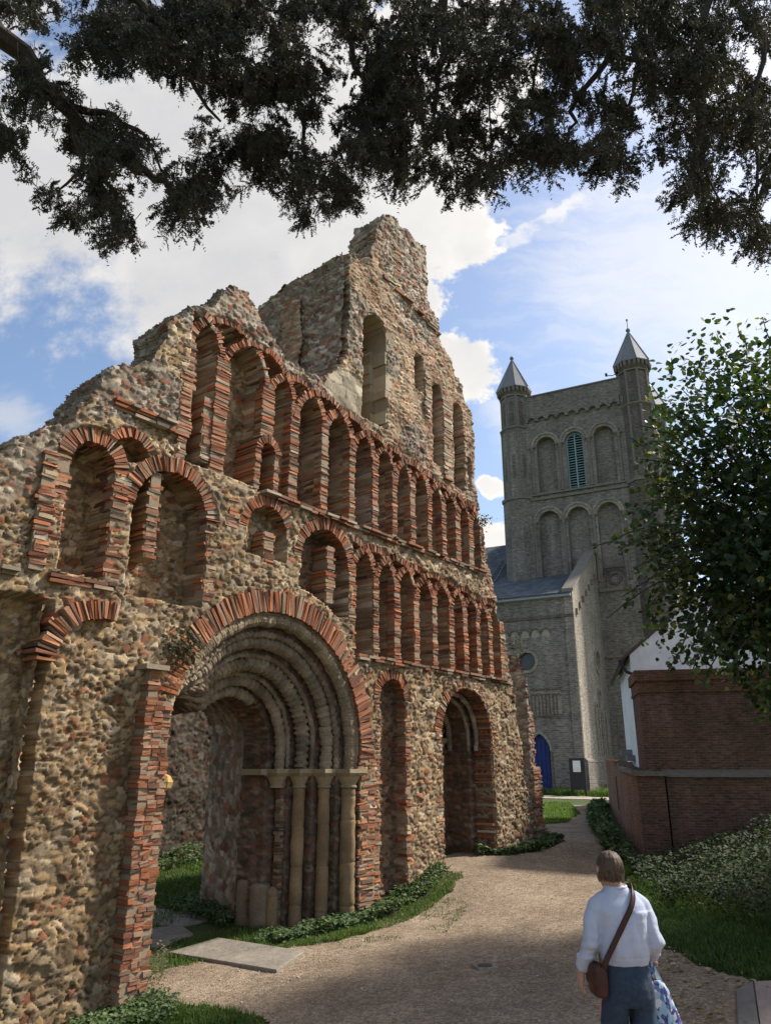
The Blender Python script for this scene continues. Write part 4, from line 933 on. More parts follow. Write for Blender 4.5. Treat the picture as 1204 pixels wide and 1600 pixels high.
i = 20; (xa,ya),(xb,yb) = cpts[i], cpts[i+1]; dx, dy = (xb-xa), (yb-ya); l = math.hypot(dx,dy)
mb = MB(); mb.obox((xa-.0,ya,1.55), (dx/l*.10,dy/l*.10,0), (-dy/l*.012,dx/l*.012,0), (0,0,.42)); mb.build('slot', M_DARK, cv)
# white building
M_WHT = flat_mat('white_render', (.78,.79,.80), 3, .93, 1.05, .15, .01, .85)
wb = thing('white_rendered_building', 'white rendered building with a steep gable behind the tall brick wall', 'building', (6.30,20.0,0), R(-13))
wz = 4.95; gh_ = 3.1; gw_ = 7.6
mb = MB(); L = [(0,0),(gw_,0),(gw_,wz),(gw_/2,wz+gh_),(0,wz)]
n_ = 5; A1 = [(a,0,b) for a,b in L]; B1 = [(a,4.6,b) for a,b in L]; mb.add(A1+B1, [(0,1,2,3,4),(9,8,7,6,5)]+[(i,(i+1)%5,5+(i+1)%5,5+i) for i in range(5)]); mb.build('rendered_wall', M_WHT, wb)
mb = MB(); sl2 = gh_/(gw_/2)
for sgn, x0 in ((1,0),(-1,gw_)):
    e = -.2*sgn; mb.hexa([(x0+e,-.06,wz-.2*sl2+.02),(gw_/2,-.06,wz+gh_+.02),(gw_/2,4.8,wz+gh_+.02),(x0+e,4.8,wz-.2*sl2+.02),(x0+e,-.06,wz-.2*sl2+.10),(gw_/2,-.06,wz+gh_+.10),(gw_/2,4.8,wz+gh_+.10),(x0+e,4.8,wz-.2*sl2+.10)])
mb.build('tiled_roof', flat_mat('roof_tile', (.10,.075,.06), 14, .6, 1.4, .6, .02), wb)
mb = MB(); ez = wz-.34; mb.tube([(-.24,-.1,ez+.12),(-.24,4.8,ez+.12)], .055, 8); mb.tube([(-.24,-.05,ez+.1),(-.12,-.09,ez-.1),(.15,-.1,ez-.22),(.42,-.06,ez-.34)], .04, 8); mb.box(-.3,-.18,-.16,-.09,ez+.02,ez+.2); mb.build('gutter_pipe', M_METAL, wb)
mb = MB(); mb.box(-.30,-.003,2.3,3.0,2.52,2.66); mb.box(-.2,-.003,1.4,2.2,2.36,2.5); mb.build('bracket', M_LEAD, wb)
# ================================================================== foliage tools
def leafcloud(name, P, ax, up, size, col, mat, parent=None, wide=.72, fold=.12, loc=None):
    """six-sided folded leaves; P positions, ax leaf axis, up approximate normal"""
    n = len(P); ax = ax/np.linalg.norm(ax, axis=1, keepdims=True)
    sd = np.cross(ax, up); sd /= np.maximum(np.linalg.norm(sd, axis=1, keepdims=True), 1e-6); nr = np.cross(sd, ax)
    L = [(0,0,0),(.22,.46,1),(.62,.40,1),(1,0,0),(.62,-.40,1),(.22,-.46,1)]
    V = np.stack([P + size[:,None]*(ax*a + sd*(b*wide) + nr*(fold*f)) for a,b,f in L], 1).reshape(-1,3)
    i = np.arange(n)*6
    Fq = np.concatenate([np.stack([i,i+1,i+2,i+3],-1), np.stack([i,i+3,i+4,i+5],-1)])
    return np_mesh(name, V, Fq, mat, parent, np.repeat(col, 6, 0), loc=loc)
def rdir(n): 
    v = RNG.normal(size=(n,3)); return v/np.linalg.norm(v, axis=1, keepdims=True)
def colpick(cols, n, lo=.7, hi=1.3):
    c = np.array(cols)[RNG.integers(0, len(cols), n)]; return c*RNG.uniform(lo, hi, (n,1))
def blades(name, P, h, col, mat, w=.006, lean=.5, parent=None, loc=None):
    n = len(P); a = RNG.uniform(0, 2*pi, n); d = np.stack([np.cos(a), np.sin(a), 0*a], -1); sd = np.stack([-np.sin(a), np.cos(a), 0*a], -1)
    l = RNG.uniform(0, lean, n)[:,None]; h = h[:,None]; z = np.array([0,0,1.])
    b0 = P - sd*w; b1 = P + sd*w; m0 = P + d*l*h*.35 + z*h*.6; t = P + d*l*h + z*h*(1-.3*l)
    V = np.stack([b0, b1, m0+sd*w*.7, t, m0-sd*w*.7], 1).reshape(-1,3); i = np.arange(n)*5
    Fq = np.stack([i,i+1,i+2,i+4], -1); Ft = np.stack([i+4,i+2,i+3,i+3], -1)
    # the tips as thin quads
    V2 = np.stack([m0-sd*w*.7, m0+sd*w*.7, t+sd*w*.12, t-sd*w*.12], 1).reshape(-1,3)
    Fq2 = np.arange(n*4).reshape(n,4) + n*5
    return np_mesh(name, np.vstack([V, V2]), np.vstack([Fq, Fq2]), mat, parent, np.vstack([np.repeat(col,5,0), np.repeat(col,4,0)]), loc=loc)
def scatter(poly, n, jag=.1):
    xs = [p[0] for p in poly]; ys = [p[1] for p in poly]; out = []; tot = 0
    while tot < n:
        x = RNG.uniform(min(xs)-.2, max(xs)+.2, n*2); y = RNG.uniform(min(ys)-.2, max(ys)+.2, n*2)
        q = poly_in(x+jag*2*(fbm(x*3,y*3,700,3)-.5), y+jag*2*(fbm(x*3,y*3,701,3)-.5), poly); out.append(np.stack([x[q],y[q]],-1)); tot += q.sum()
        if tot == 0: break
    return np.concatenate(out)[:n]
M_GRASS = leaf_mat('grass_blade', .3, .6); M_WEED = leaf_mat('weed_leaf', .2, .75); M_LIME = leaf_mat('lime_leaf', .30, .5, tint=(1.8,1.9,.5)); M_YEW = leaf_mat('yew_needle', .12, .6, tint=(1.2,1.2,.6))
M_BARK = flat_mat('bark', (.055,.042,.033), 18, .6, 1.4, .8, .02)
GR = [(.075,.135,.025),(.10,.155,.035),(.055,.11,.02),(.125,.15,.045)]
WD = [(.07,.115,.04),(.10,.145,.055),(.05,.09,.03),(.13,.165,.075)]
def grass(label, poly, n, h, w=.006, cols=GR, jag=.1, dens=None):
    q = scatter(poly, n, jag)
    if dens is not None: q = q[fbm(q[:,0]*3, q[:,1]*3, 720, 3) > dens]
    P = np.stack([q[:,0], q[:,1], hgt(q[:,0], q[:,1])-.005], -1); c = P[0].copy()
    o = blades('grass', P, RNG.uniform(h*.5, h*1.2, len(P))*(.6+.8*fbm(q[:,0]*2,q[:,1]*2,730,2)), colpick(cols, len(P)), M_GRASS, w, .9, loc=tuple(c))
    return setp(o, label, 'grass', kind='stuff')
def weeds(label, poly, n, hmax, size=.05, cols=WD, jag=.12, hf=None, name='ground_ivy', cat='ground cover', wide=.8):
    q = scatter(poly, n, jag); m = .25+1.1*fbm(q[:,0]*2.3, q[:,1]*2.3, 740, 4)**1.3
    top = hmax*m
    if hf is not None: top = top*hf(q[:,0], q[:,1])
    z = hgt(q[:,0], q[:,1]) + top*(1-RNG.random(len(q))**2*.8)
    P = np.stack([q[:,0], q[:,1], z], -1); n = len(P)
    ax = rdir(n); ax[:,2] = ax[:,2]*.35-.15; up = rdir(n)*.55+np.array([0,-.15,1.])
    c = colpick(cols, n)*(.75+.5*fbm(q[:,0]*3,q[:,1]*3,750,2))[:,None]
    o = leafcloud(name, P, ax, up, RNG.uniform(size*.5, size*1.25, n), c, M_WEED, wide=wide, loc=tuple(P[0]))
    return setp(o, label, cat, kind='stuff')
F2 = lambda s, n: fw(s, n)[:2]
# foot of the ruin
weeds('leafy green weeds along the foot of the great doorway columns', [F2(-2.0,.1),F2(-1.7,-.35),F2(-1.2,-.25),F2(-.2,-.05),F2(1.2,0),F2(2.0,-.02),F2(1.95,.30),F2(.9,.52),F2(-.2,.55),F2(-1.4,.36)], 5200, .20, .055)
grass('short grass fringe in front of the weeds by the great doorway', [F2(-2.2,.2),F2(-1.4,.3),F2(-.2,.5),F2(.9,.5),F2(2.0,.25),F2(2.1,.45),F2(1.2,.85),F2(-.2,.95),F2(-1.8,.6)], 6000, .075)
grass('thin grass tufts scattered in the gravel before the doorway', [F2(-1.8,.7),F2(-.2,.9),F2(1.0,.9),F2(.8,1.5),F2(-.6,1.9),F2(-1.6,1.4)], 2600, .045, dens=.52)
weeds('leafy green weeds along the foot of the ruin beyond the side portal', [F2(3.95,-.25),F2(4.5,0),F2(6.3,.0),F2(6.35,.35),F2(5.2,.5),F2(4.1,.3),F2(3.5,-.2)], 3200, .22, .06)
weeds('dark weeds in the shade inside the great doorway', [F2(-1.75,-1.3),F2(-1.5,-1.3),F2(-1.3,-1.6),F2(-.5,-3.0),F2(-1.3,-3.2)], 1500, .22, .06)
grass('shaded lawn inside the ruin seen through the great doorway', [F2(-3.6,-2.2),F2(-1.0,-2.2),F2(2,-6.2),F2(-3,-6.2),F2(-5.5,-3)], 14000, .08, .008)
weeds('dark weeds at the foot of the ruined nave wall', [F2(-4,-5.6),F2(3,-5.6),F2(3,-6.4),F2(-4,-6.4)], 2500, .4, .08)
bl = [gp(90,1640), gp(110,1592), gp(160,1575), gp(215,1566), gp(330,1574), gp(410,1600), gp(420,1640)]
weeds('leafy weeds at the foot of the brick doorway pier', [gp(110,1640), gp(110,1590), gp(165,1568), gp(240,1560), gp(285,1572), gp(260,1610)], 2600, .17, .05)
grass('green grass patch at the near foot of the ruin', bl, 9000, .09)
weeds('dry straggly weeds beside the brick doorway pier', [gp(225,1540), gp(245,1500), gp(262,1510), gp(262,1560), gp(235,1565)], 260, .35, .035, [(.10,.10,.05),(.16,.13,.08)], .02, name='dry_weeds')
grass('short shaded grass round the broken column stumps', [F2(-3.3,-.5),F2(-2.4,.15),F2(-1.6,.25),F2(-1.35,-.7),F2(-1.5,-1.3),F2(-2.5,-1.5)], 4200, .06)
weeds('low weeds at the base of the broken column stumps', [F2(-2.0,-.3),F2(-1.5,.0),F2(-1.3,-.5),F2(-1.75,-.65)], 420, .10, .045)
# right side
grass('grass verge along the right edge of the gravel path', [gp(985,1375), gp(1004,1440), gp(1045,1482), gp(1098,1510), gp(1165,1530), gp(1215,1540), gp(1260,1500), gp(1150,1420), gp(1050,1350), gp(1000,1345)], 26000, .08, .006, [(.07,.12,.028),(.095,.14,.038),(.055,.095,.024)])
weeds('dark ivy and brambles covering the bank below the low brick wall', [(4.35,15.6),(8.5,14.6),(9,8),(5.9,6.4),(4.75,7.6),(4.2,9.4),(3.95,11.5),(3.95,13.5)], 22000, .42, .062, [(.028,.046,.019),(.04,.062,.023),(.024,.038,.016),(.06,.08,.035)], .25)
grass('bright grass verge below the curved brick wall', [gp(919,1262), gp(952,1260), (7.6,29),(6.3,24),(5.4,20),(4.85,16.6),(4.4,15),gp(972,1375),gp(955,1342),gp(938,1312)], 14000, .16, .012, [(.09,.16,.03),(.07,.13,.025),(.11,.165,.045)])
weeds('ivy at the foot of the curved brick wall', [(7.6,28.5),(6.4,24),(5.4,20),(4.9,16.4),(4.35,15.2),(4.45,17.0),(4.95,20),(5.9,24),(7.2,28.5)], 5200, .35, .09)
grass('sunlit lawn patch between the ruin and the church', [gp(850,1289), gp(850,1256), gp(890,1257), gp(903,1272), gp(880,1287)], 9000, .10, .014, [(.13,.20,.04),(.10,.17,.035),(.15,.20,.06)])
grass('grass strip at the foot of the church wall', [cw(-7,-7.4)[:2], cw(.2,-7.4)[:2], cw(.3,-6.4)[:2], cw(-1,-6.05)[:2], cw(-7,-6.05)[:2]], 6000, .28, .02)
grass('grass strip beside the church gable', [cw(.6,-7.4)[:2], cw(4,-7.4)[:2], cw(4,-1)[:2], cw(.5,-1)[:2]], 6000, .3, .02)
# fallen leaves and small stones
def litter(poly, n):
    q = scatter(poly, n, .05); P = np.stack([q[:,0],q[:,1],hgt(q[:,0],q[:,1])+.022],-1); ax = rdir(n); ax[:,2] *= .1
    o = leafcloud('fallen_leaves', P, ax, np.tile([0,0,1.],(n,1))+rdir(n)*.25, RNG.uniform(.035,.08,n), colpick([(.30,.22,.13),(.38,.31,.22),(.22,.15,.08),(.36,.27,.10)], n), M_WEED, fold=.2, loc=tuple(P[0])); return setp(o, 'dry brown fallen leaves scattered along the path edge', 'fallen leaves', kind='stuff')
litter([gp(985,1400), gp(1050,1480), gp(1204,1540), (5,6), (4.2,10), (2.5,5), gp(960,1480)], 300)
peb = scatter([gp(300,1540), gp(560,1450), gp(760,1380), gp(900,1330), gp(985,1440), gp(1150,1540), (3.2,4.2), (-1.5,4.5)], 5200, .05)
def pebbles():
    n = len(peb); r = RNG.uniform(.004,.013,n)*np.where(RNG.random(n) < .06, 1.8, 1); z = hgt(peb[:,0],peb[:,1]) + .012 + .03*(fbm(peb[:,0]*2, peb[:,1]*2, 600, 4)-.5)
    c = np.stack([peb[:,0],peb[:,1],z],-1); V = []
    for d in ((1,0,0),(0,1,0),(-1,0,0),(0,-1,0),(0,0,.8),(0,0,-.6)): V.append(c + r[:,None]*np.array(d)*RNG.uniform(.6,1.3,(n,1)))
    V = np.stack(V,1).reshape(-1,3); i = np.arange(n)*6
    T = [(0,1,4),(1,2,4),(2,3,4),(3,0,4),(1,0,5),(2,1,5),(3,2,5),(0,3,5)]
    Fq = np.concatenate([np.stack([i+a,i+b,i+c_],-1) for a,b,c_ in T])
    o = np_mesh('loose_gravel', V, Fq, M_STN, None, np.repeat(colpick([(.40,.34,.26),(.30,.24,.18),(.46,.40,.32),(.26,.2,.15)], n),6,0), loc=tuple(c[0])); setp(o, 'loose pale stones lying on the gravel path', 'gravel', kind='stuff')
pebbles()

# plants rooted in the masonry
def wallplant(label, s, z, r, n, name='wall_plant'):
    P = np.array([fw(s,.06,z)]) + RNG.normal(size=(n,3))*np.array([r,r*.5,r*.75]); ax = rdir(n); up = rdir(n)+np.array([0,-.5,.6])
    t = thing(name, label, 'plant', fw(s,.06,z)); leafcloud('foliage', P, ax, up, RNG.uniform(.025,.06,n), colpick([(.055,.06,.03),(.08,.08,.04),(.10,.09,.06)], n), M_WEED, t)
    for k in range(6):
        mb = MB(); e = P[k*7 % n]; b_ = fw(s,-.03,z-.05); mb.tube([b_, ((b_[0]+e[0])/2,(b_[1]+e[1])/2,(b_[2]+e[2])/2+.03), tuple(e)], [.006,.005,.003], 5); mb.build('stem', M_BARK, t)
wallplant('bushy dark plant rooted in the rubble left of the great doorway arch', -3.98, 3.62, .17, 700)
wallplant('small tuft of greenery on the right edge of the ruin', 3.98, 7.4, .10, 160)
wallplant('yellow green tuft on top of the broken wall end beside the church', 5.15, 4.75, .12, 160)

# ================================================================== stone slabs and covers on the ground
M_SLAB = flat_mat('worn_slab_stone', (.25,.22,.18), 14, .7, 1.25, .6, .015, .9, lo2=.65, hi2=1.2); M_SLAB2 = flat_mat('pink_slab_stone', (.30,.235,.21), 8, .85, 1.15, .4, .01); M_GSLAB = flat_mat('dark_slab_stone', (.16,.145,.13), 8, .8, 1.2, .4, .01); M_IRON = flat_mat('cast_iron_cover', (.06,.055,.05), 40, .6, 1.4, .6, .01, .6)
def slab(name, label, cat, px, mat, th=.05, lift=.0, group=None, bev=.012):
    q = [gp(*p) for p in px]; z = 0; zs_ = [H1(*p)+lift for p in q]
    c = (sum(p[0] for p in q)/len(q), sum(p[1] for p in q)/len(q)); n = len(q)
    r = []
    for (x,y) in q:
        r.append((x,y))
    ins = [(x+(c[0]-x)*bev/.6, y+(c[1]-y)*bev/.6) for x,y in r]
    mb = MB(); vs = [(x,y,zs_[i]-.06) for i,(x,y) in enumerate(r)]+[(x,y,zs_[i]+th-bev*.6) for i,(x,y) in enumerate(r)]+[(x,y,zs_[i]+th) for i,(x,y) in enumerate(ins)]
    fs = [(i,(i+1)%n,n+(i+1)%n,n+i) for i in range(n)]+[(n+i,n+(i+1)%n,2*n+(i+1)%n,2*n+i) for i in range(n)]+[tuple(2*n+i for i in range(n))]
    mb.add(vs, fs); o = mb.build(name, mat, None, loc=(c[0],c[1],sum(zs_)/n)); return setp(o, label, cat, group)
slab('ledger_slab', 'long worn rectangular stone slab lying on the gravel before the great doorway', 'stone slab', [(262,1493),(340,1470),(476,1492),(432,1522)], M_SLAB, .045)
slab('paving_slab', 'nearest grey paving slab on the doorway threshold beside the brick pier', 'paving slab', [(236,1482),(238,1452),(285,1450),(302,1462),(262,1478)], M_SLAB, .03, 0, 'paving slabs at the doorway threshold')
slab('paving_slab', 'broad grey paving slab farther inside the doorway threshold', 'paving slab', [(238,1448),(243,1422),(300,1428),(325,1440),(282,1449)], M_SLAB, .03, 0, 'paving slabs at the doorway threshold')
slab('kerb_slab', 'dark grey stone slab at the lower right corner of the path', 'stone slab', [(1153,1610),(1150,1552),(1176,1540),(1186,1610)], M_GSLAB, .035, 0, 'stone slabs at the path corner')
slab('kerb_slab', 'pinkish stone slab at the lower right corner of the path', 'stone slab', [(1188,1610),(1178,1541),(1240,1548),(1262,1610)], M_SLAB2, .035, 0, 'stone slabs at the path corner')
mc = gp(757,1513); mh = thing('manhole_cover', 'small round iron manhole cover in a square frame set in the gravel', 'manhole cover', (mc[0],mc[1],H1(*mc)+.01), .25)
mb = MB(); mb.hexa([(-.13,-.13,-.03),(.13,-.13,-.03),(.13,.13,-.03),(-.13,.13,-.03),(-.12,-.12,.018),(.12,-.12,.018),(.12,.12,.018),(-.12,.12,.018)]); mb.build('frame', M_SLAB, mh)
mb = MB(); mb.lathe((0,0,.018), [(.085,0),(.083,.006),(.06,.007)], 24); mb.build('lid', M_IRON, mh)
for k, (px, py, hh_, rr, lb) in enumerate(((381,1442,.60,.135,'leftmost broken stone column stump standing before the doorway jamb'), (404,1447,.58,.15,'second broken stone column stump standing before the doorway jamb'))):
    q = gp(px,py); z = H1(*q); o = thing('column_stump', lb, 'column stump', (q[0],q[1],z), 0, 'broken column stumps before the doorway')
    random.seed(k+90); mb = MB(); mb.cc = (.21,.165,.115)
    mb.lathe((q[0],q[1],z), [(rr*1.05,-.1),(rr*1.03,.1),(rr,.2),(rr*1.02,hh_*.7),(rr*.99,hh_*.85),(rr*.97,hh_-.03),(rr*.86,hh_),(rr*.4,hh_+.012)], 14); roughen(mb, .012, 9, k); mb.build('shaft', M_STN, o, True)

# ================================================================== lime tree on the right
lime = thing('lime_tree', 'broad leafed lime tree with dark green crown hanging over the tall brick wall', 'tree', (7.9,11.2,.6))
TC = np.array([6.12,10.7,5.35]); TR = np.array([2.15,2.5,2.7])
n = 40000; w = rdir(n); lobes = 1 + .30*np.sin(w[:,0]*5+1.3)*np.sin(w[:,2]*6+.5) + .16*np.sin(w[:,0]*11+w[:,1]*7)*np.sin(w[:,2]*12+2)
rho = RNG.random(n)**(1/2.6); P = TC + w*TR*(rho*lobes)[:,None]
cl = np.sin(P[:,0]*4.1+1)*np.sin(P[:,1]*3.7)*np.sin(P[:,2]*4.6+.7) + .35*np.sin(P[:,0]*9)*np.sin(P[:,2]*8.3)
keep = (cl > -.42) & (P[:,2] > 2.85) & ~((P[:,0] < 4.75) & (P[:,2] < 4.15) & (RNG.random(n) < .85)); P = P[keep]; w = w[keep]; rho = rho[keep]; n = len(P)
ax = w*.5 + rdir(n)*.8; ax[:,2] -= .45; up = rdir(n)*.7 + np.array([-.2,-.35,.85])
LC_ = [(.026,.05,.021),(.036,.064,.025),(.02,.041,.018),(.048,.076,.028)]
c = colpick(LC_, n); yl = RNG.random(n) < .035*rho**3; c[yl] = np.array([.22,.19,.04])
twP = [P]; twA = [ax]; twU = [up]; twS = [RNG.uniform(.06,.12,n)]; twC = [c]
mb = MB(); random.seed(11)
tips = [((1150,508),10.3),((1118,524),10.0),((1190,500),10.2),((1085,575),9.8),((1065,610),10.2),((1038,640),9.6),((1052,668),10.),((1005,668),9.5),((985,690),9.4),((1000,720),9.8),((985,760),9.4),((1002,790),9.8),((1000,830),9.5),((930,853),9.0),((965,862),9.2),((985,890),9.5),((1000,915),9.5),((968,942),9.1),((1005,950),9.5),((952,968),9.2),((1045,1045),9.4),((1075,1055),9.3),((1100,1078),9.2),((1140,1085),9.3),((1190,1100),9.2),((1010,860),9.6),((1030,720),9.8),((1170,560),10),((1130,600),10)]
for (px,py),d in tips:
    r_ = ray(px,py); t = d/(r_[1]); E_p = np.array([t*r_[0], t*r_[1], HC+t*r_[2]])
    V_ = TC + (E_p-TC)*.45 + np.array([0,0,.1]); pts = []
    for k in range(9):
        f = k/8; p = V_*(1-f)+E_p*f; p = p + np.array([0,0,.18*math.sin(pi*f)]) + RNG.normal(size=3)*.03; pts.append(p)
    mb.tube([tuple(p) for p in pts], [.016*(1-.8*k/8)+.003 for k in range(9)], 5)
    m = 46; f = RNG.uniform(.15,1,m); i0 = np.minimum((f*8).astype(int),7); fr = (f*8-i0)[:,None]; pa = np.array(pts); B = pa[i0]*(1-fr)+pa[i0+1]*fr + RNG.normal(size=(m,3))*.055*(1.6-f)[:,None]
    a_ = (E_p-V_)/np.linalg.norm(E_p-V_)*.6 + rdir(m)*.7; a_[:,2] -= .4
    cc_ = colpick([(.055,.085,.026),(.075,.11,.03),(.045,.075,.024),(.12,.13,.035)], m)
    twP.append(B); twA.append(a_); twU.append(rdir(m)*.7+np.array([-.1,-.4,.85])); twS.append(RNG.uniform(.05,.095,m)); twC.append(cc_)
leafcloud('foliage', np.vstack(twP), np.vstack(twA), np.vstack(twU), np.concatenate(twS), np.vstack(twC), M_LIME, lime, wide=.95, fold=.06)
mb.build('twig', M_BARK, lime)
mb = MB(); mb.tube([(7.9,11.2,.2),(7.85,11.2,1.5),(7.6,11.1,3.0),(7.1,11.0,4.6),(6.7,10.9,6.2),(6.4,10.8,7.6)], [.24,.2,.17,.12,.08,.03], 10); mb.build('trunk', M_BARK, lime)
for k in range(9):
    a = RNG.uniform(0,2*pi); z = RNG.uniform(2.6,6.0); s_ = np.array([7.7-.2*(z-2.6),11.05,z]); e_ = TC + rdir(1)[0]*TR*.8; md = (s_+e_)/2+np.array([0,0,.25]); mb = MB(); mb.tube([tuple(s_),tuple(md),tuple(e_)], [.06,.04,.015], 7); mb.build('branch', M_BARK, lime)

# ================================================================== yew overhead
yew = thing('yew_tree', 'dark yew tree whose drooping needle sprays hang across the top of the view', 'tree', (-4.2,-1.6,-.3))
def at(px, py, d):
    r = ray(px, py); t = d/(F_PX); return np.array([t*r[0], t*r[1], HC+t*r[2]])
blobs = [(40,15,70,35),(30,110,50,60),(15,200,35,40),(70,150,35,35),(105,190,45,45),(165,235,50,52),(95,235,45,35),(85,312,22,30),(150,325,55,50),(186,362,26,30),(118,362,13,18),(212,228,24,28),(258,278,36,34),(295,300,42,36),(322,322,20,36),(278,350,10,16),(14,255,22,26),
 (150,55,42,60),(190,95,38,50),(215,30,70,40),(265,55,60,70),(310,120,60,70),(340,195,40,50),(348,255,20,45),(385,95,70,90),(405,200,55,60),(400,280,30,28),(450,140,70,100),(440,220,60,50),(482,275,38,50),(500,325,36,24),(545,325,28,30),(560,220,45,70),(585,110,60,90),(545,50,60,60),(605,210,40,80),(612,280,28,28),
 (640,95,60,100),(662,215,40,60),(680,275,28,30),(712,300,26,26),(722,180,55,80),(760,110,60,60),(772,258,28,45),(740,35,70,40),(830,70,70,60),(832,205,50,50),(840,255,50,28),(885,245,60,30),(905,120,55,60),(940,190,45,70),(962,255,36,34),(900,30,60,40),(985,60,60,60),(1005,155,36,50),(1080,60,80,80),(1090,180,55,80),(1075,250,40,45),(1105,325,55,50),(1150,350,45,45),(1185,395,24,30),(1150,120,60,100),(1182,240,36,80),(330,30,70,40),(450,30,80,40),(650,20,80,40),(1000,15,80,30),(1160,20,60,40)]
SP = []; tot = 0
for (cx,cy,rx,ry) in blobs:
    for _ in range(int(2 + rx*ry/350)):          # clumps of sprays
        a = random.uniform(0,2*pi); q = math.sqrt(random.random()); x_, y_, d_ = cx+rx*q*math.cos(a)*.92, cy-27+ry*.82*q*math.sin(a), random.uniform(3.9,6.3)
        if float(fbm(np.array([x_/75.]), np.array([y_/60.]), 905, 2)[0]) < (.32 if x_ < 650 else .27): continue
        for _k in range(random.randint(6,10)): SP.append((x_+random.gauss(0,9), y_+random.gauss(0,8), d_+random.gauss(0,.07)))
n = len(SP); S0 = np.array([at(*p) for p in SP]); D_ = RNG.normal(size=(n,3))*np.array([.48,.4,.25]) + np.array([0,0,-.75]); D_ /= np.linalg.norm(D_,axis=1,keepdims=True)
Ln = RNG.uniform(.10,.21,n); side = np.cross(D_, rdir(n)); side /= np.linalg.norm(side,axis=1,keepdims=True)
def needles(S0, D_, Ln, side, npair=22, nl=.027, nw=.0036):
    n = len(S0); V = []; C = []
    base = colpick([(.050,.050,.040),(.058,.058,.044),(.044,.044,.036),(.070,.068,.048)], n)  # needle colour lifted to stand in for haze
    for k in range(npair):
        f = (k+.5)/npair
        P = S0 + D_*(Ln*f)[:,None] + np.array([0,0,-1.])*((Ln*f)**2*.9)[:,None]
        for sg in (1,-1):
            dn = side*sg*.85 + D_*.45 + RNG.normal(size=(n,3))*.3; dn /= np.linalg.norm(dn,axis=1,keepdims=True)
            L = (nl*RNG.uniform(.7,1.2,n)*(1-.45*f**4))[:,None]; wv = np.cross(dn, rdir(n)); wv /= np.linalg.norm(wv,axis=1,keepdims=True)
            V.append(np.stack([P-wv*nw*.5, P+wv*nw*.5, P+dn*L+wv*nw*.35, P+dn*L-wv*nw*.35],1)); C.append(np.repeat(base,4,0).reshape(n,4,3))
    V = np.concatenate(V).reshape(-1,3); C = np.concatenate(C).reshape(-1,3)
    return V, np.arange(len(V)).reshape(-1,4), C
# each spray forks into side twigs
S1 = []; D1 = []; L1 = []; 
for f in (.0,.3,.55,.78):
    for sg in (1,-1):
        if f == 0 and sg < 0: continue
        S1.append(S0 + D_*(Ln*f)[:,None] + np.array([0,0,-1.])*((Ln*f)**2*.9)[:,None])
        d = D_ + (side*sg*.9 if f > 0 else 0) + RNG.normal(size=(n,3))*.15; D1.append(d/np.linalg.norm(d,axis=1,keepdims=True)); L1.append(Ln*(1-.55*f if f > 0 else 1.15)*RNG.uniform(.45 if f > 0 else .9,.75 if f > 0 else 1.1,n))
S1 = np.vstack(S1); D1 = np.vstack(D1); L1 = np.concatenate(L1); sd1 = np.cross(D1, rdir(len(S1))); sd1 /= np.linalg.norm(sd1,axis=1,keepdims=True)
V, Fq, C = needles(S1, D1, L1, sd1, 13, .0175, .0062)
np_mesh('foliage', V, Fq, M_YEW, yew, C)
mb = MB()
for i in range(0, n): 
    p = S0[i]; q = p + D_[i]*Ln[i]*.9 + np.array([0,0,-.9*Ln[i]**2]); b_ = p + RNG.normal(size=3)*.02 + np.array([0,0,.03])
    mb.tube([tuple(b_), tuple(p), tuple(q)], [.0025,.002,.001], 3, cap=False)
mb.build('twig', M_BARK, yew)
limbs = [([(-260,-160,4.2),(-60,10,4.5),(30,85,4.6),(95,160,4.7),(165,230,4.8),(215,262,4.8),(265,300,4.9),(325,320,5.0)],.09,.010),
 ([(95,160,4.7),(160,170,4.8),(230,215,5.0),(255,270,5.1)],.03,.006), ([(120,190,4.7),(130,260,4.6),(90,310,4.5)],.02,.005), ([(165,230,4.8),(175,300,4.7),(186,350,4.7)],.025,.005),
 ([(-260,-300,4.6),(100,-160,4.8),(200,-20,4.9),(270,90,5.0),(345,190,5.1)],.07,.008), ([(100,-160,4.8),(330,-90,5.0),(420,40,5.1),(470,160,5.2),(490,300,5.2)],.06,.007), ([(330,-90,5),(500,-40,5.2),(560,90,5.3),(600,220,5.3)],.05,.007),
 ([(-260,-400,5.2),(200,-330,5.4),(600,-210,5.5),(690,-40,5.4),(690,110,5.4),(660,220,5.4)],.10,.008), ([(600,-210,5.5),(800,-110,5.4),(840,40,5.4),(835,200,5.3)],.04,.006), ([(200,-330,5.4),(800,-280,5.4),(1000,-120,5.2),(960,60,5.1),(900,170,5.1),(880,230,5.1)],.06,.007),
 ([(1000,-120,5.2),(1120,-40,5.0),(1090,110,5.0),(1095,240,4.9),(1130,340,4.8)],.035,.006), ([(1120,-40,5),(1190,60,4.9),(1175,200,4.8),(1185,380,4.8)],.028,.005), ([(690,-40,5.4),(760,60,5.5),(770,230,5.5)],.02,.005), ([(960,60,5.1),(1000,120,5.0),(965,240,5.0)],.03,.005)]
for pts, r0, r1 in limbs:
    q = [at(*p) for p in pts]; n_ = len(q); qq = []
    for i in range(n_-1):
        for k in range(4):
            f = k/4; qq.append(tuple(q[i]*(1-f)+q[i+1]*f + RNG.normal(size=3)*.02))
    qq.append(tuple(q[-1])); mb = MB(); m = len(qq); mb.tube(qq, [r0+(r1-r0)*(i/(m-1))**.8 for i in range(m)], 7); mb.build('branch', M_BARK, yew)
mb = MB(); a_ = at(-260,-160,4.2); b_ = at(-260,-300,4.6); c_ = at(-260,-400,5.2)
mb.tube([(-4.2,-1.6,-.5),(-4.25,-1.5,1.2),(-4.2,-1.3,3.0),(-4.1,-1.1,5.0),(-3.9,-.8,7.5)], [.42,.34,.3,.24,.1], 12)
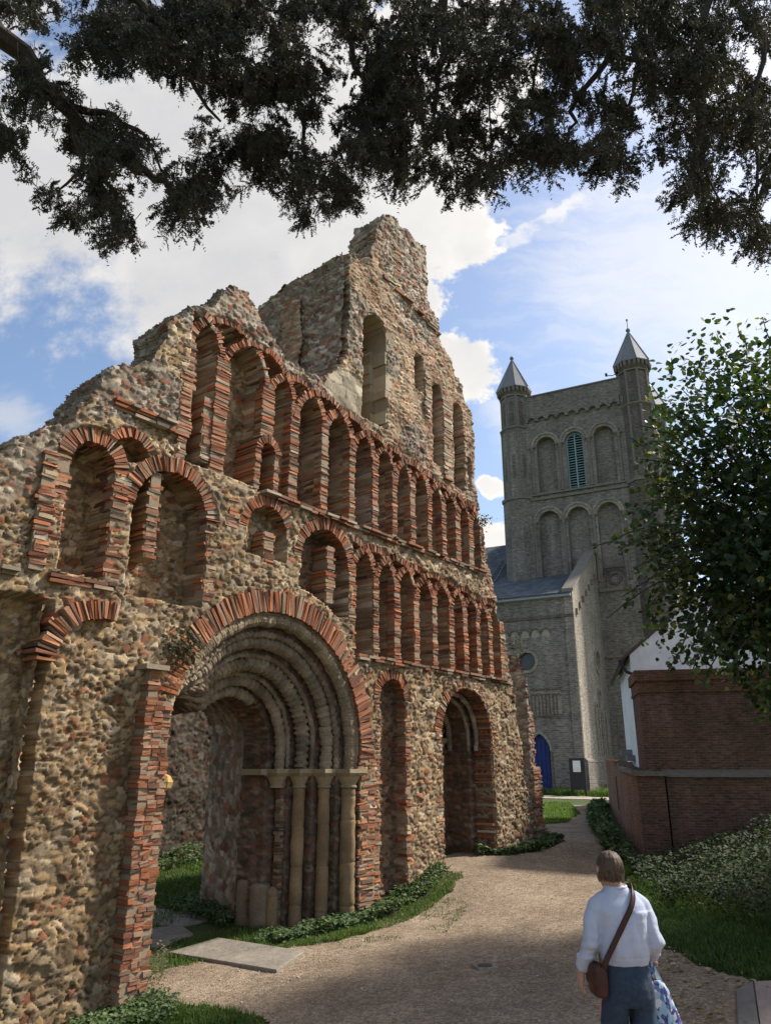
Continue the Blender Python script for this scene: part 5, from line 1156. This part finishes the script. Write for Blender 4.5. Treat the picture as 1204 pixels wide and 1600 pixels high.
mb.build('trunk', M_BARK, yew)
for e, z in ((a_,3.4),(b_,4.6),(c_,5.6)):
    mb = MB(); s_ = np.array([-4.15,-1.2,z]); md = (s_+e)/2+np.array([0,0,.2]); mb.tube([tuple(s_),tuple(md),tuple(e)], [.15,.12,.09], 8); mb.build('branch', M_BARK, yew)
# ================================================================== the woman walking away
PX, PY = 1.475, 5.4; PZ = H1(PX, PY)+.012
def fuse(mb, name, voxel, it, mat, parent, disp=None, smooth=True):
    o = mb.build(name, mat, parent)
    md = o.modifiers.new('r', 'REMESH'); md.mode = 'VOXEL'; md.voxel_size = voxel; md.adaptivity = 0
    sm = o.modifiers.new('s', 'SMOOTH'); sm.factor = .5; sm.iterations = it
    dg = bpy.context.evaluated_depsgraph_get(); me = bpy.data.meshes.new_from_object(o.evaluated_get(dg)); o.modifiers.clear(); old = o.data; o.data = me; bpy.data.meshes.remove(old); me.name = name
    if disp:
        n = len(me.vertices); co_ = np.zeros(n*3); me.vertices.foreach_get('co', co_); co_ = co_.reshape(-1,3); nr = np.zeros(n*3); me.vertices.foreach_get('normal', nr); nr = nr.reshape(-1,3)
        co_ = co_ + nr*disp(co_)[:,None]; me.vertices.foreach_set('co', co_.ravel())
    if smooth: me.polygons.foreach_set('use_smooth', [True]*len(me.polygons))
    if not me.materials: me.materials.append(mat)
    me.update(); return o
def ring(c, rx, ry, seg=24, p=2.3, tilt=0):
    out = []
    for k in range(seg):
        a = 2*pi*k/seg; ca, sa = math.cos(a), math.sin(a)
        x = rx*math.copysign(abs(ca)**(2/p), ca); y = ry*math.copysign(abs(sa)**(2/p), sa); out.append((c[0]+x, c[1]+y, c[2]+tilt*x))
    return out
M_SKIN = flat_mat('skin', (.46,.27,.20), 30, .92, 1.08, .1, .003, .55); M_SWEAT = flat_mat('pale_sweatshirt', (.45,.485,.60), 26, .95, 1.04, .45, .008, .95); M_JEAN = flat_mat('blue_denim', (.035,.052,.082), 45, .72, 1.28, .5, .006, .9)
M_HAIR = flat_mat('greying_brown_hair', (.085,.055,.036), 80, .6, 1.4, .6, .004, .6, sc2=14); M_SHOE = flat_mat('dark_shoe', (.03,.028,.03), 20, .8, 1.2, .2, .004, .6); M_BAG = flat_mat('brown_leather_bag', (.055,.022,.018), 20, .8, 1.25, .2, .004, .5)
person = thing('person', 'woman seen from behind walking up the path in a pale sweatshirt and blue jeans', 'person', (PX,PY,PZ), R(4))
LSH, LEL, LWR = (-.142,.0,1.318), (-.208,-.02,1.115), (-.25,.075,.945)
RSH, REL, RWR = (.142,.0,1.318), (.188,-.055,1.115), (.205,.12,1.005)
HD = (-.035,.015,1.525)
def limb(mb, pts, rad, seg=14):
    P = [Vector(p) for p in pts]; Q = []; Rr = []
    for i in range(len(P)-1):
        for k in range(5):
            f = k/5; Q.append(P[i].lerp(P[i+1], f)); Rr.append(rad[i]*(1-f)+rad[i+1]*f)
    Q.append(P[-1]); Rr.append(rad[-1]); mb.tube(Q, Rr, seg)
def hand(mb, w, d, pn, curl):
    """w wrist, d pointing direction, pn palm-facing direction"""
    w, d, pn = Vector(w), Vector(d).normalized(), Vector(pn).normalized(); ac = d.cross(pn).normalized()
    rings = []
    for f, hw, th in ((-.02,.026,.02),(.02,.034,.017),(.05,.040,.016),(.085,.041,.013)):
        rings.append([w + d*f + ac*(hw*math.cos(2*pi*k/12)) + pn*(th*math.sin(2*pi*k/12)) for k in range(12)])
    mb.loft(rings)
    for i, (o, L) in enumerate(((-.030,.068),(-.010,.076),(.010,.072),(.029,.056))):
        p = w + d*.08 + ac*o; pts = [p]; dirv = d.copy(); c = curl*random.uniform(.85,1.15)
        for s in (.45,.32,.23):
            dirv = (dirv*math.cos(c)+pn*math.sin(c)).normalized() if True else dirv
            p = p + dirv*L*s; pts.append(p)
        mb.tube(pts, [.0095,.009,.008,.0065], 8)
    p = w + d*.025 - ac*.03; mb.tube([p, p + (d*.5-ac*.75+pn*.3).normalized()*.035, p + (d*.5-ac*.75+pn*.3).normalized()*.035 + (d*.9-ac*.15+pn*.4).normalized()*.03], [.013,.011,.008], 8)
mb = MB()
mb.loft([ring(c,a,b) for c,a,b in (((0,0,.86),.14,.105),((0,0,1.0),.15,.105),((0,0,1.15),.15,.10),((0,0,1.3),.16,.095),((0,0,1.37),.12,.07))])
mb.loft([ring(c,a,b) for c,a,b in (((0,-.0,1.33),.07,.06),((-.01,.0,1.40),.056,.056),((-.028,.01,1.46),.052,.055),((HD[0],HD[1],1.50),.05,.056))])
mb.loft([ring((HD[0],HD[1]+dy,HD[2]+z),a,b,p=2) for z,a,b,dy in ((-.115,.03,.035,.035),(-.10,.045,.055,.025),(-.06,.063,.08,.01),(-.01,.072,.092,0),(.04,.073,.093,-.002),(.08,.06,.078,-.004),(.105,.035,.045,-.004))])
mb.tube([(HD[0],HD[1]+.088,HD[2]+.01),(HD[0],HD[1]+.115,HD[2]-.03),(HD[0],HD[1]+.09,HD[2]-.035)], [.009,.013,.012], 8)
for sg in (-1,1): mb.loft([ring((HD[0]+sg*(.072+o),HD[1]-.005,HD[2]-.005+z),.009,r,p=2,seg=10) for z,r,o in ((-.03,.008,0),(-.015,.014,.004),(.008,.019,.008),(.025,.014,.008),(.032,.006,.004))])
limb(mb, [LSH,LEL,LWR], [.046,.034,.026]); limb(mb, [RSH,REL,RWR], [.046,.034,.026])
random.seed(3); hand(mb, LWR, (-.05,.32,-1), (1,.1,.1), .28); hand(mb, RWR, (.05,.75,-.6), (-.1,-.5,-.8), .95)
for sx, fy in ((-.085,.16),(.085,-.18)): limb(mb, [(sx,0,.90),(sx*1.05,fy*.55+.02,.48),(sx,fy,.07)], [.085,.055,.04])
body = fuse(mb, 'body', .0065, 3, M_SKIN, person)
for sg in (-1,1):
    mb = MB(); mb.lathe((HD[0]+sg*.03,HD[1]+.081,HD[2]-.002), [(.002,-.009),(.012,-.003),(.012,.003),(.002,.009)], 10); mb.build('eye', flat_mat('eye_white', (.6,.58,.55), 5, .95, 1.05, 0, rough=.3), person)
mb = MB(); mb.tube([(HD[0]-.022,HD[1]+.082,HD[2]-.062),(HD[0],HD[1]+.088,HD[2]-.06),(HD[0]+.022,HD[1]+.082,HD[2]-.062)], .005, 6); mb.build('mouth', flat_mat('lip', (.35,.13,.11), 5, .95, 1.05, 0, rough=.5), person)
# hair: short, full at the back, feathered at the nape
mb = MB(); mb.loft([ring((HD[0],HD[1]+dy,HD[2]+z),a,b,p=2.1,seg=28) for z,a,b,dy in ((-.062,.036,.034,-.046),(-.052,.056,.054,-.034),(-.03,.071,.076,-.020),(.01,.079,.092,-.012),(.05,.078,.094,-.008),(.08,.066,.08,-.006),(.104,.043,.052,-.004),(.113,.018,.022,-.004))])
def hairdisp(p):
    a = np.arctan2(p[:,0]-HD[0], p[:,1]-HD[1]); return .009*(fbm(a*9, (p[:,2])*14, 800, 3)-.5) + .007*(vn(a*26, p[:,2]*9, 801)-.5)
hair = fuse(mb, 'hair', .006, 2, M_HAIR, person, hairdisp)
mb = MB(); random.seed(21)
for k in range(1100):
    a = random.uniform(-2.5,2.5)+pi*1.5; el = random.uniform(-.42,1.5); d = Vector((math.cos(el)*math.cos(a), math.cos(el)*math.sin(a), math.sin(el)))
    p = Vector(HD)+Vector((d.x*.076, d.y*.09-.01, d.z*.104+.006)); q = p + Vector((d.x*.006,d.y*.006,-.032+.01*d.z)); k_ = random.uniform(.6,1.6); mb.tube([p, (p+q)/2+d*.005, q], [.0022,.002,.0006], 4, (.11*k_,.073*k_,.048*k_), cap=False)
mb.build('hair_strand', attr_mat('hair_strands', 40, .8, 1.2, 0, rough=.55), hair)
# sweatshirt
mb = MB()
mb.loft([ring(c,a,b,28,2.5) for c,a,b in (((.0,-.0,1.0),.142,.115),((0,0,1.015),.148,.12),((0,0,1.045),.156,.128),((0,-.002,1.09),.156,.128),((0,-.004,1.16),.152,.126),((0,-.006,1.24),.155,.126),((0,-.006,1.29),.162,.12),((0,-.004,1.335),.155,.104),((-.002,0,1.375),.128,.085),((-.006,.0,1.405),.095,.072),((-.014,.0,1.437),.062,.06))])
limb(mb, [(-.08,0,1.37),LSH,(-.182,-.01,1.22),LEL,(-.23,.03,1.03),(-.244,.06,.972),(-.247,.068,.958)], [.05,.060,.058,.056,.050,.044,.033], 16); limb(mb, [(.08,0,1.37),RSH,(.172,-.03,1.22),REL,(.2,.02,1.068),(.205,.08,1.026),(.205,.1,1.012)], [.05,.060,.058,.058,.054,.047,.034], 16)
def sw(p):
    el = np.exp(-((p[:,2]-1.08)/.07)**2)*(np.abs(p[:,0]) > .17); 
    w1 = fbm(p[:,0]*9+p[:,2]*5, p[:,2]*10-p[:,0]*8, 810, 3)-.5; w2 = fbm((p[:,0]+p[:,1])*6, p[:,2]*30, 811, 2)-.5; w3 = fbm(p[:,0]*14, p[:,2]*3.5, 812, 3)-.5
    return (.030*w1 + .034*el*w2 + .030*w3)*(1-.75*np.exp(-((p[:,2]-1.0)/.04)**2))*(p[:,2] < 1.3) - .004*np.exp(-((p[:,2]-1.05)/.008)**2)
fuse(mb, 'sweatshirt', .0075, 3, M_SWEAT, person, sw)
mb = MB(); mb.tube([(-.012+.066*math.cos(2*pi*k/20), .062*math.sin(2*pi*k/20), 1.433+.004*math.sin(2*pi*k/20)) for k in range(21)], .009, 8); mb.build('collar', M_SWEAT, person, True)
# jeans
mb = MB()
mb.loft([ring(c,a,b,28,2.4) for c,a,b in (((0,0,1.03),.138,.108),((0,-.006,.96),.147,.12),((0,-.014,.89),.155,.134),((0,-.014,.83),.157,.132),((0,-.008,.78),.15,.112))])
for sx, fy in ((-.082,.16),(.082,-.18)): mb.loft([ring(c,a,b,20,2.2) for c,a,b in (((sx,-.01,.86),.075,.112),((sx,-.008,.76),.078,.105),((sx*1.03,fy*.25,.62),.076,.09),((sx*1.05,fy*.5,.48),.064,.072),((sx*1.03,fy*.7,.32),.062,.07),((sx,fy*.92,.12),.058,.064),((sx,fy*1.0,.06),.058,.064))])
def jn(p): return .010*(fbm(p[:,0]*10, p[:,2]*22, 820, 3)-.5) + .010*(fbm(p[:,0]*20+p[:,1]*10, p[:,2]*8, 821, 3)-.5)
jeans = fuse(mb, 'jeans', .0075, 2, M_JEAN, person, jn)
mb = MB()
for sg in (-1,1): mb.hexa([(sg*.085-.05,-.168,.865),(sg*.085+.05,-.168,.865),(sg*.085+.05,-.13,.865),(sg*.085-.05,-.13,.865),(sg*.085-.055,-.158,.955),(sg*.085+.055,-.158,.955),(sg*.085+.055,-.12,.955),(sg*.085-.055,-.12,.955)])
for sx, fy in ((-.085,.16),(.085,-.18)):
    mb = MB(); mb.loft([ring((sx,fy+.05+dy,z),a,b,20,2.3) for z,a,b,dy in ((0.0,.045,.125,0),(.02,.048,.13,0),(.05,.044,.115,-.01),(.08,.04,.07,-.045),(.10,.036,.045,-.06))]); fuse(mb, 'shoe', .007, 2, M_SHOE, person)
# shoulder bag
bag = thing('shoulder_bag', 'dark brown leather shoulder bag hanging at the left hip of the woman', 'bag', (PX-.19,PY-.02,PZ+.94), R(4))
def toW(p): # person frame -> bag frame
    return (p[0]+.19, p[1]+.02, p[2]-.94)
mb = MB(); mb.loft([ring(toW((-.178,-.03,z)),a,b,20,4) for z,a,b in ((.835,.03,.085),(.85,.042,.098),(.92,.046,.10),(.99,.040,.097),(1.005,.026,.09))]); fuse(mb, 'bag_body', .006, 2, M_BAG, bag)
mb = MB(); mb.loft([ring(toW((-.196,-.03,z)),a,b,16,4) for z,a,b in ((.89,.030,.09),(.91,.036,.098),(.98,.032,.10),(1.012,.022,.092))]); fuse(mb, 'flap', .006, 2, M_BAG, bag)
def ribbon(pts, w, t, mb):
    P = [Vector(p) for p in pts]; Q = []
    for i in range(len(P)-1):
        p0, p1, p2, p3 = P[max(i-1,0)], P[i], P[i+1], P[min(i+2,len(P)-1)]
        for k in range(6):
            f = k/6; Q.append(.5*((2*p1)+(-p0+p2)*f+(2*p0-5*p1+4*p2-p3)*f*f+(-p0+3*p1-3*p2+p3)*f**3))
    Q.append(P[-1]); rings = []
    for i, p in enumerate(Q):
        t_ = (Q[min(i+1,len(Q)-1)]-Q[max(i-1,0)]).normalized(); out = Vector((p.x*.6, p.y, 0)); out = out-t_*out.dot(t_); out = out.normalized(); s_ = t_.cross(out).normalized()
        rings.append([tuple(p+s_*w*a+out*t*b) for a,b in ((-1,-1),(1,-1),(1,1),(-1,1))])
    mb.loft([[toW(q) for q in r] for r in rings])
mb = MB(); ribbon([(-.165,-.115,.99),(-.145,-.139,1.05),(-.085,-.147,1.15),(-.02,-.147,1.25),(.035,-.135,1.33),(.07,-.098,1.392),(.088,-.03,1.43),(.088,.03,1.425),(.07,.085,1.385),(.02,.14,1.28),(-.06,.148,1.15),(-.15,.11,1.02),(-.175,.06,.99)], .017, .0035, mb); mb.build('strap', M_BAG, bag, True)
# patterned shopping bag
m, nt, b = newmat('floral_bag_cloth')
tc = nt.nodes.new('ShaderNodeTexCoord'); vo = nt.nodes.new('ShaderNodeTexVoronoi'); vo.inputs['Scale'].default_value = 52; mpn = nt.nodes.new('ShaderNodeMapping'); mpn.inputs['Scale'].default_value = (1,1,.6); nw = noise(nt, 18, 3, .6)
ad = nt.nodes.new('ShaderNodeVectorMath'); ad.operation = 'MULTIPLY_ADD'; ad.inputs[1].default_value = (.04,.04,.04); nt.links.new(nw.outputs['Color'], ad.inputs[0]); nt.links.new(tc.outputs['Object'], ad.inputs[2]); nt.links.new(ad.outputs[0], mpn.inputs[0]); nt.links.new(mpn.outputs[0], vo.inputs['Vector'])
rp = nt.nodes.new('ShaderNodeValToRGB'); rp.color_ramp.interpolation = 'CONSTANT'; e = rp.color_ramp.elements; e[0].position = 0; e[0].color = (.30,.42,.52,1); e[1].position = .28; e[1].color = (.55,.60,.64,1)
for p_, c_ in ((.46,(.10,.20,.36,1)),(.60,(.09,.06,.22,1)),(.74,(.20,.45,.52,1)),(.86,(.05,.05,.16,1))): q = e.new(p_); q.color = c_
sep = nt.nodes.new('ShaderNodeSeparateColor'); nt.links.new(vo.outputs['Color'], sep.inputs[0]); nt.links.new(sep.outputs[0], rp.inputs[0]); nt.links.new(rp.outputs[0], b.inputs['Base Color']); b.inputs['Roughness'].default_value = .8
M_FLOR = m
shop = thing('shopping_bag', 'blue and white flower patterned cloth shopping bag hanging from the right hand of the woman', 'bag', (PX+.215,PY+.08,PZ+.68), R(4))
mb = MB(); mb.loft([ring((0,0,z-.6),a,b_,28,2.6) for z,a,b_ in ((.30,.085,.05),(.33,.125,.065),(.45,.14,.075),(.58,.125,.07),(.68,.10,.055),(.76,.07,.035),(.80,.04,.022))])
def sd_(p): return .02*(fbm(p[:,0]*14, p[:,2]*4, 830, 3)-.5) + .012*(fbm(p[:,0]*8+3, p[:,2]*12, 831, 3)-.5)
fuse(mb, 'bag_body', .008, 2, M_FLOR, shop, sd_)
for dx in (-1,1):
    mb = MB(); mb.loft([[(x+a*.016, y+.02*dx*b__, z) for a, b__ in ((-1,.6),(1,.6),(1,1),(-1,1))] for x, y, z in ((dx*.05,0,.12),(dx*.03-.01,.0,.22),(-.03,.005,.33),(-.035,.012,.385),(-.034,.03,.41))]); mb.build('handle', M_FLOR, shop)

# ================================================================== daylight
SUN_AZ, SUN_EL = R(66), R(44)
W = bpy.data.worlds.new('World'); S.world = W; W.use_nodes = True; nt = W.node_tree; nt.nodes.clear()
L_ = nt.links.new
out = nt.nodes.new('ShaderNodeOutputWorld'); sky = nt.nodes.new('ShaderNodeTexSky'); sky.sky_type = 'NISHITA'; sky.sun_disc = False
sky.sun_elevation = SUN_EL; sky.sun_rotation = SUN_AZ; sky.air_density = 1.0; sky.dust_density = 1.6; sky.ozone_density = 1.5
bg = nt.nodes.new('ShaderNodeBackground'); bg.inputs['Strength'].default_value = .15; L_(sky.outputs[0], bg.inputs[0])
tc = nt.nodes.new('ShaderNodeTexCoord'); sp = nt.nodes.new('ShaderNodeSeparateXYZ'); L_(tc.outputs['Generated'], sp.inputs[0])
def M(op, a, b=None, c=None, clamp=False):
    n = nt.nodes.new('ShaderNodeMath'); n.operation = op; n.use_clamp = clamp
    for i, v in enumerate((a,b,c)):
        if v is None: continue
        if isinstance(v, (int,float)): n.inputs[i].default_value = v
        else: L_(v, n.inputs[i])
    return n.outputs[0]
# direction projected on the vertical plane ahead (the clouds stand at fixed bearings)
yy = M('MAXIMUM', sp.outputs[1], .08); A_ = M('DIVIDE', sp.outputs[0], yy); B_ = M('DIVIDE', sp.outputs[2], yy)
cb = nt.nodes.new('ShaderNodeCombineXYZ'); L_(A_, cb.inputs[0]); L_(B_, cb.inputs[1])
def nz(scale, detail, rough, vec, col=False):
    n = nt.nodes.new('ShaderNodeTexNoise'); n.inputs['Scale'].default_value = scale; n.inputs['Detail'].default_value = detail; n.inputs['Roughness'].default_value = rough; L_(vec, n.inputs['Vector']); return n.outputs['Color' if col else 'Fac']
wv = nt.nodes.new('ShaderNodeVectorMath'); wv.operation = 'MULTIPLY_ADD'; wv.inputs[1].default_value = (.10,.10,0); L_(nz(7, 7, .62, cb.outputs[0], True), wv.inputs[0]); L_(cb.outputs[0], wv.inputs[2])
def ab(px, py): r = ray(px, py); return r[0]/r[1], r[2]/r[1]
def blob(px, py, rx, ry, rot=0):
    a, b_ = ab(px, py); ax_, _ = ab(px+rx, py); _, by = ab(px, py-ry); ra = abs(ax_-a); rb = abs(by-b_); c, s = math.cos(R(rot)), math.sin(R(rot))
    sb = nt.nodes.new('ShaderNodeVectorMath'); sb.operation = 'SUBTRACT'; L_(wv.outputs[0], sb.inputs[0]); sb.inputs[1].default_value = (a+.05,b_+.05,0)
    def dot(v): d = nt.nodes.new('ShaderNodeVectorMath'); d.operation = 'DOT_PRODUCT'; L_(sb.outputs[0], d.inputs[0]); d.inputs[1].default_value = v; return d.outputs['Value']
    u = dot((c/ra, s/ra, 0)); v = dot((-s/rb, c/rb, 0))
    return M('SUBTRACT', 1.0, M('SQRT', M('ADD', M('MULTIPLY', u, u), M('MULTIPLY', v, v))))
def mx(L):
    r = L[0]
    for q in L[1:]: r = M('MAXIMUM', r, q)
    return r
cum = mx([blob(400,190,330,290), blob(120,260,260,190), blob(330,420,190,150), blob(640,300,150,160), blob(735,375,55,62), blob(560,430,130,150), blob(690,110,160,180), blob(728,570,58,66), blob(690,560,40,50), blob(780,850,52,44), blob(768,757,34,20), blob(640,460,60,70), blob(30,20,60,50)])
det = nz(11, 8, .62, cb.outputs[0]); det2 = nz(3.2, 6, .55, cb.outputs[0])
def ss_(v, a, b_): 
    n = nt.nodes.new('ShaderNodeMapRange'); n.interpolation_type = 'SMOOTHSTEP'; 
    if isinstance(a, (int,float)): n.inputs['From Min'].default_value = a
    else: L_(a, n.inputs['From Min'])
    if isinstance(b_, (int,float)): n.inputs['From Max'].default_value = b_
    else: L_(b_, n.inputs['From Max'])
    L_(v, n.inputs['Value']); return n.outputs[0]
lf = ss_(A_, -.25, .05); lf = M('SUBTRACT', 1.0, lf)
dens = ss_(M('ADD', cum, M('ADD', M('MULTIPLY', M('SUBTRACT', det, .5), 1.5), M('MULTIPLY', M('SUBTRACT', nz(34,5,.65,cb.outputs[0]), .5), .5))), M('MULTIPLY', lf, -.22), M('ADD', .22, M('MULTIPLY', lf, .16)))
cir = mx([M('MULTIPLY', blob(1080,430,330,200,-12), 1.0), blob(1150,120,220,140), blob(20,650,95,40,-45), blob(820,650,80,60)])
st = nt.nodes.new('ShaderNodeMapping'); st.inputs['Rotation'].default_value = (0,0,R(-18)); st.inputs['Scale'].default_value = (1.6,7,1); L_(wv.outputs[0], st.inputs[0])
cden = M('MULTIPLY', ss_(M('ADD', cir, M('MULTIPLY', M('SUBTRACT', nz(3.5,7,.62,st.outputs[0]), .5), 1.7)), -.15, .8), .5)
# contrail
(a0,b0),(a1,b1) = ab(785,390), ab(945,283); dx, dy = a1-a0, b1-b0; l_ = math.hypot(dx,dy)
sb = nt.nodes.new('ShaderNodeVectorMath'); sb.operation = 'SUBTRACT'; L_(wv.outputs[0], sb.inputs[0]); sb.inputs[1].default_value = (a0+.05,b0+.05,0)
def dot(v): d = nt.nodes.new('ShaderNodeVectorMath'); d.operation = 'DOT_PRODUCT'; L_(sb.outputs[0], d.inputs[0]); d.inputs[1].default_value = v; return d.outputs['Value']
al = dot((dx/l_, dy/l_, 0)); ac = M('ABSOLUTE', dot((-dy/l_, dx/l_, 0)))
con = M('MULTIPLY', M('MULTIPLY', ss_(ac, .020, .007), ss_(M('ADD', det, M('MULTIPLY', nz(40,4,.6,cb.outputs[0]), .4)), .45, .85)), M('MULTIPLY', ss_(al, -.03, .03), ss_(al, l_+.06, l_)))
# elsewhere in the sky: loose cloud
gen = ss_(nz(2.6, 7, .6, tc.outputs['Generated']), .48, .66)
front = ss_(sp.outputs[1], .12, .3)
allc = M('MAXIMUM', M('MAXIMUM', dens, cden), M('MULTIPLY', con, .75))
fac = M('ADD', M('MULTIPLY', allc, front), M('MULTIPLY', gen, M('SUBTRACT', 1.0, front)), clamp=True)
# cloud brightness: grey bellies, bright rims towards the right
br = M('ADD', M('MULTIPLY', ss_(A_, -.35, .22), .40), M('MULTIPLY', M('SUBTRACT', M('ADD', M('MULTIPLY', det2, .6), M('MULTIPLY', det, .4)), .5), .9))
rim = M('MULTIPLY', M('SUBTRACT', 1.0, ss_(cum, .0, .45)), .22)
bright = M('ADD', M('ADD', br, rim), .0, clamp=True)
mixc = nt.nodes.new('ShaderNodeMix'); mixc.data_type = 'RGBA'; L_(bright, mixc.inputs['Factor']); mixc.inputs['A'].default_value = (.56,.56,.57,1); mixc.inputs['B'].default_value = (1.05,1.0,.93,1)
bc = nt.nodes.new('ShaderNodeBackground'); L_(mixc.outputs['Result'], bc.inputs[0]); bc.inputs['Strength'].default_value = .95
ms = nt.nodes.new('ShaderNodeMixShader'); L_(fac, ms.inputs[0]); L_(bg.outputs[0], ms.inputs[1]); L_(bc.outputs[0], ms.inputs[2]); L_(ms.outputs[0], out.inputs[0])
sd = bpy.data.lights.new('sun', 'SUN'); sd.energy = 5.0; sd.angle = R(5.0); sd.color = (1.0,.93,.83); so = bpy.data.objects.new('sun', sd); COL.objects.link(so)
dv = Vector((math.sin(SUN_AZ)*math.cos(SUN_EL), math.cos(SUN_AZ)*math.cos(SUN_EL), math.sin(SUN_EL))); so.rotation_euler = dv.to_track_quat('Z','Y').to_euler(); so.location = (20,10,30)
S.view_settings.view_transform = 'Standard'; S.view_settings.look = 'None'; S.view_settings.gamma = 1; S.view_settings.exposure = 0.40
S.cycles.max_bounces = 8; S.cycles.diffuse_bounces = 4; S.cycles.transparent_max_bounces = 8
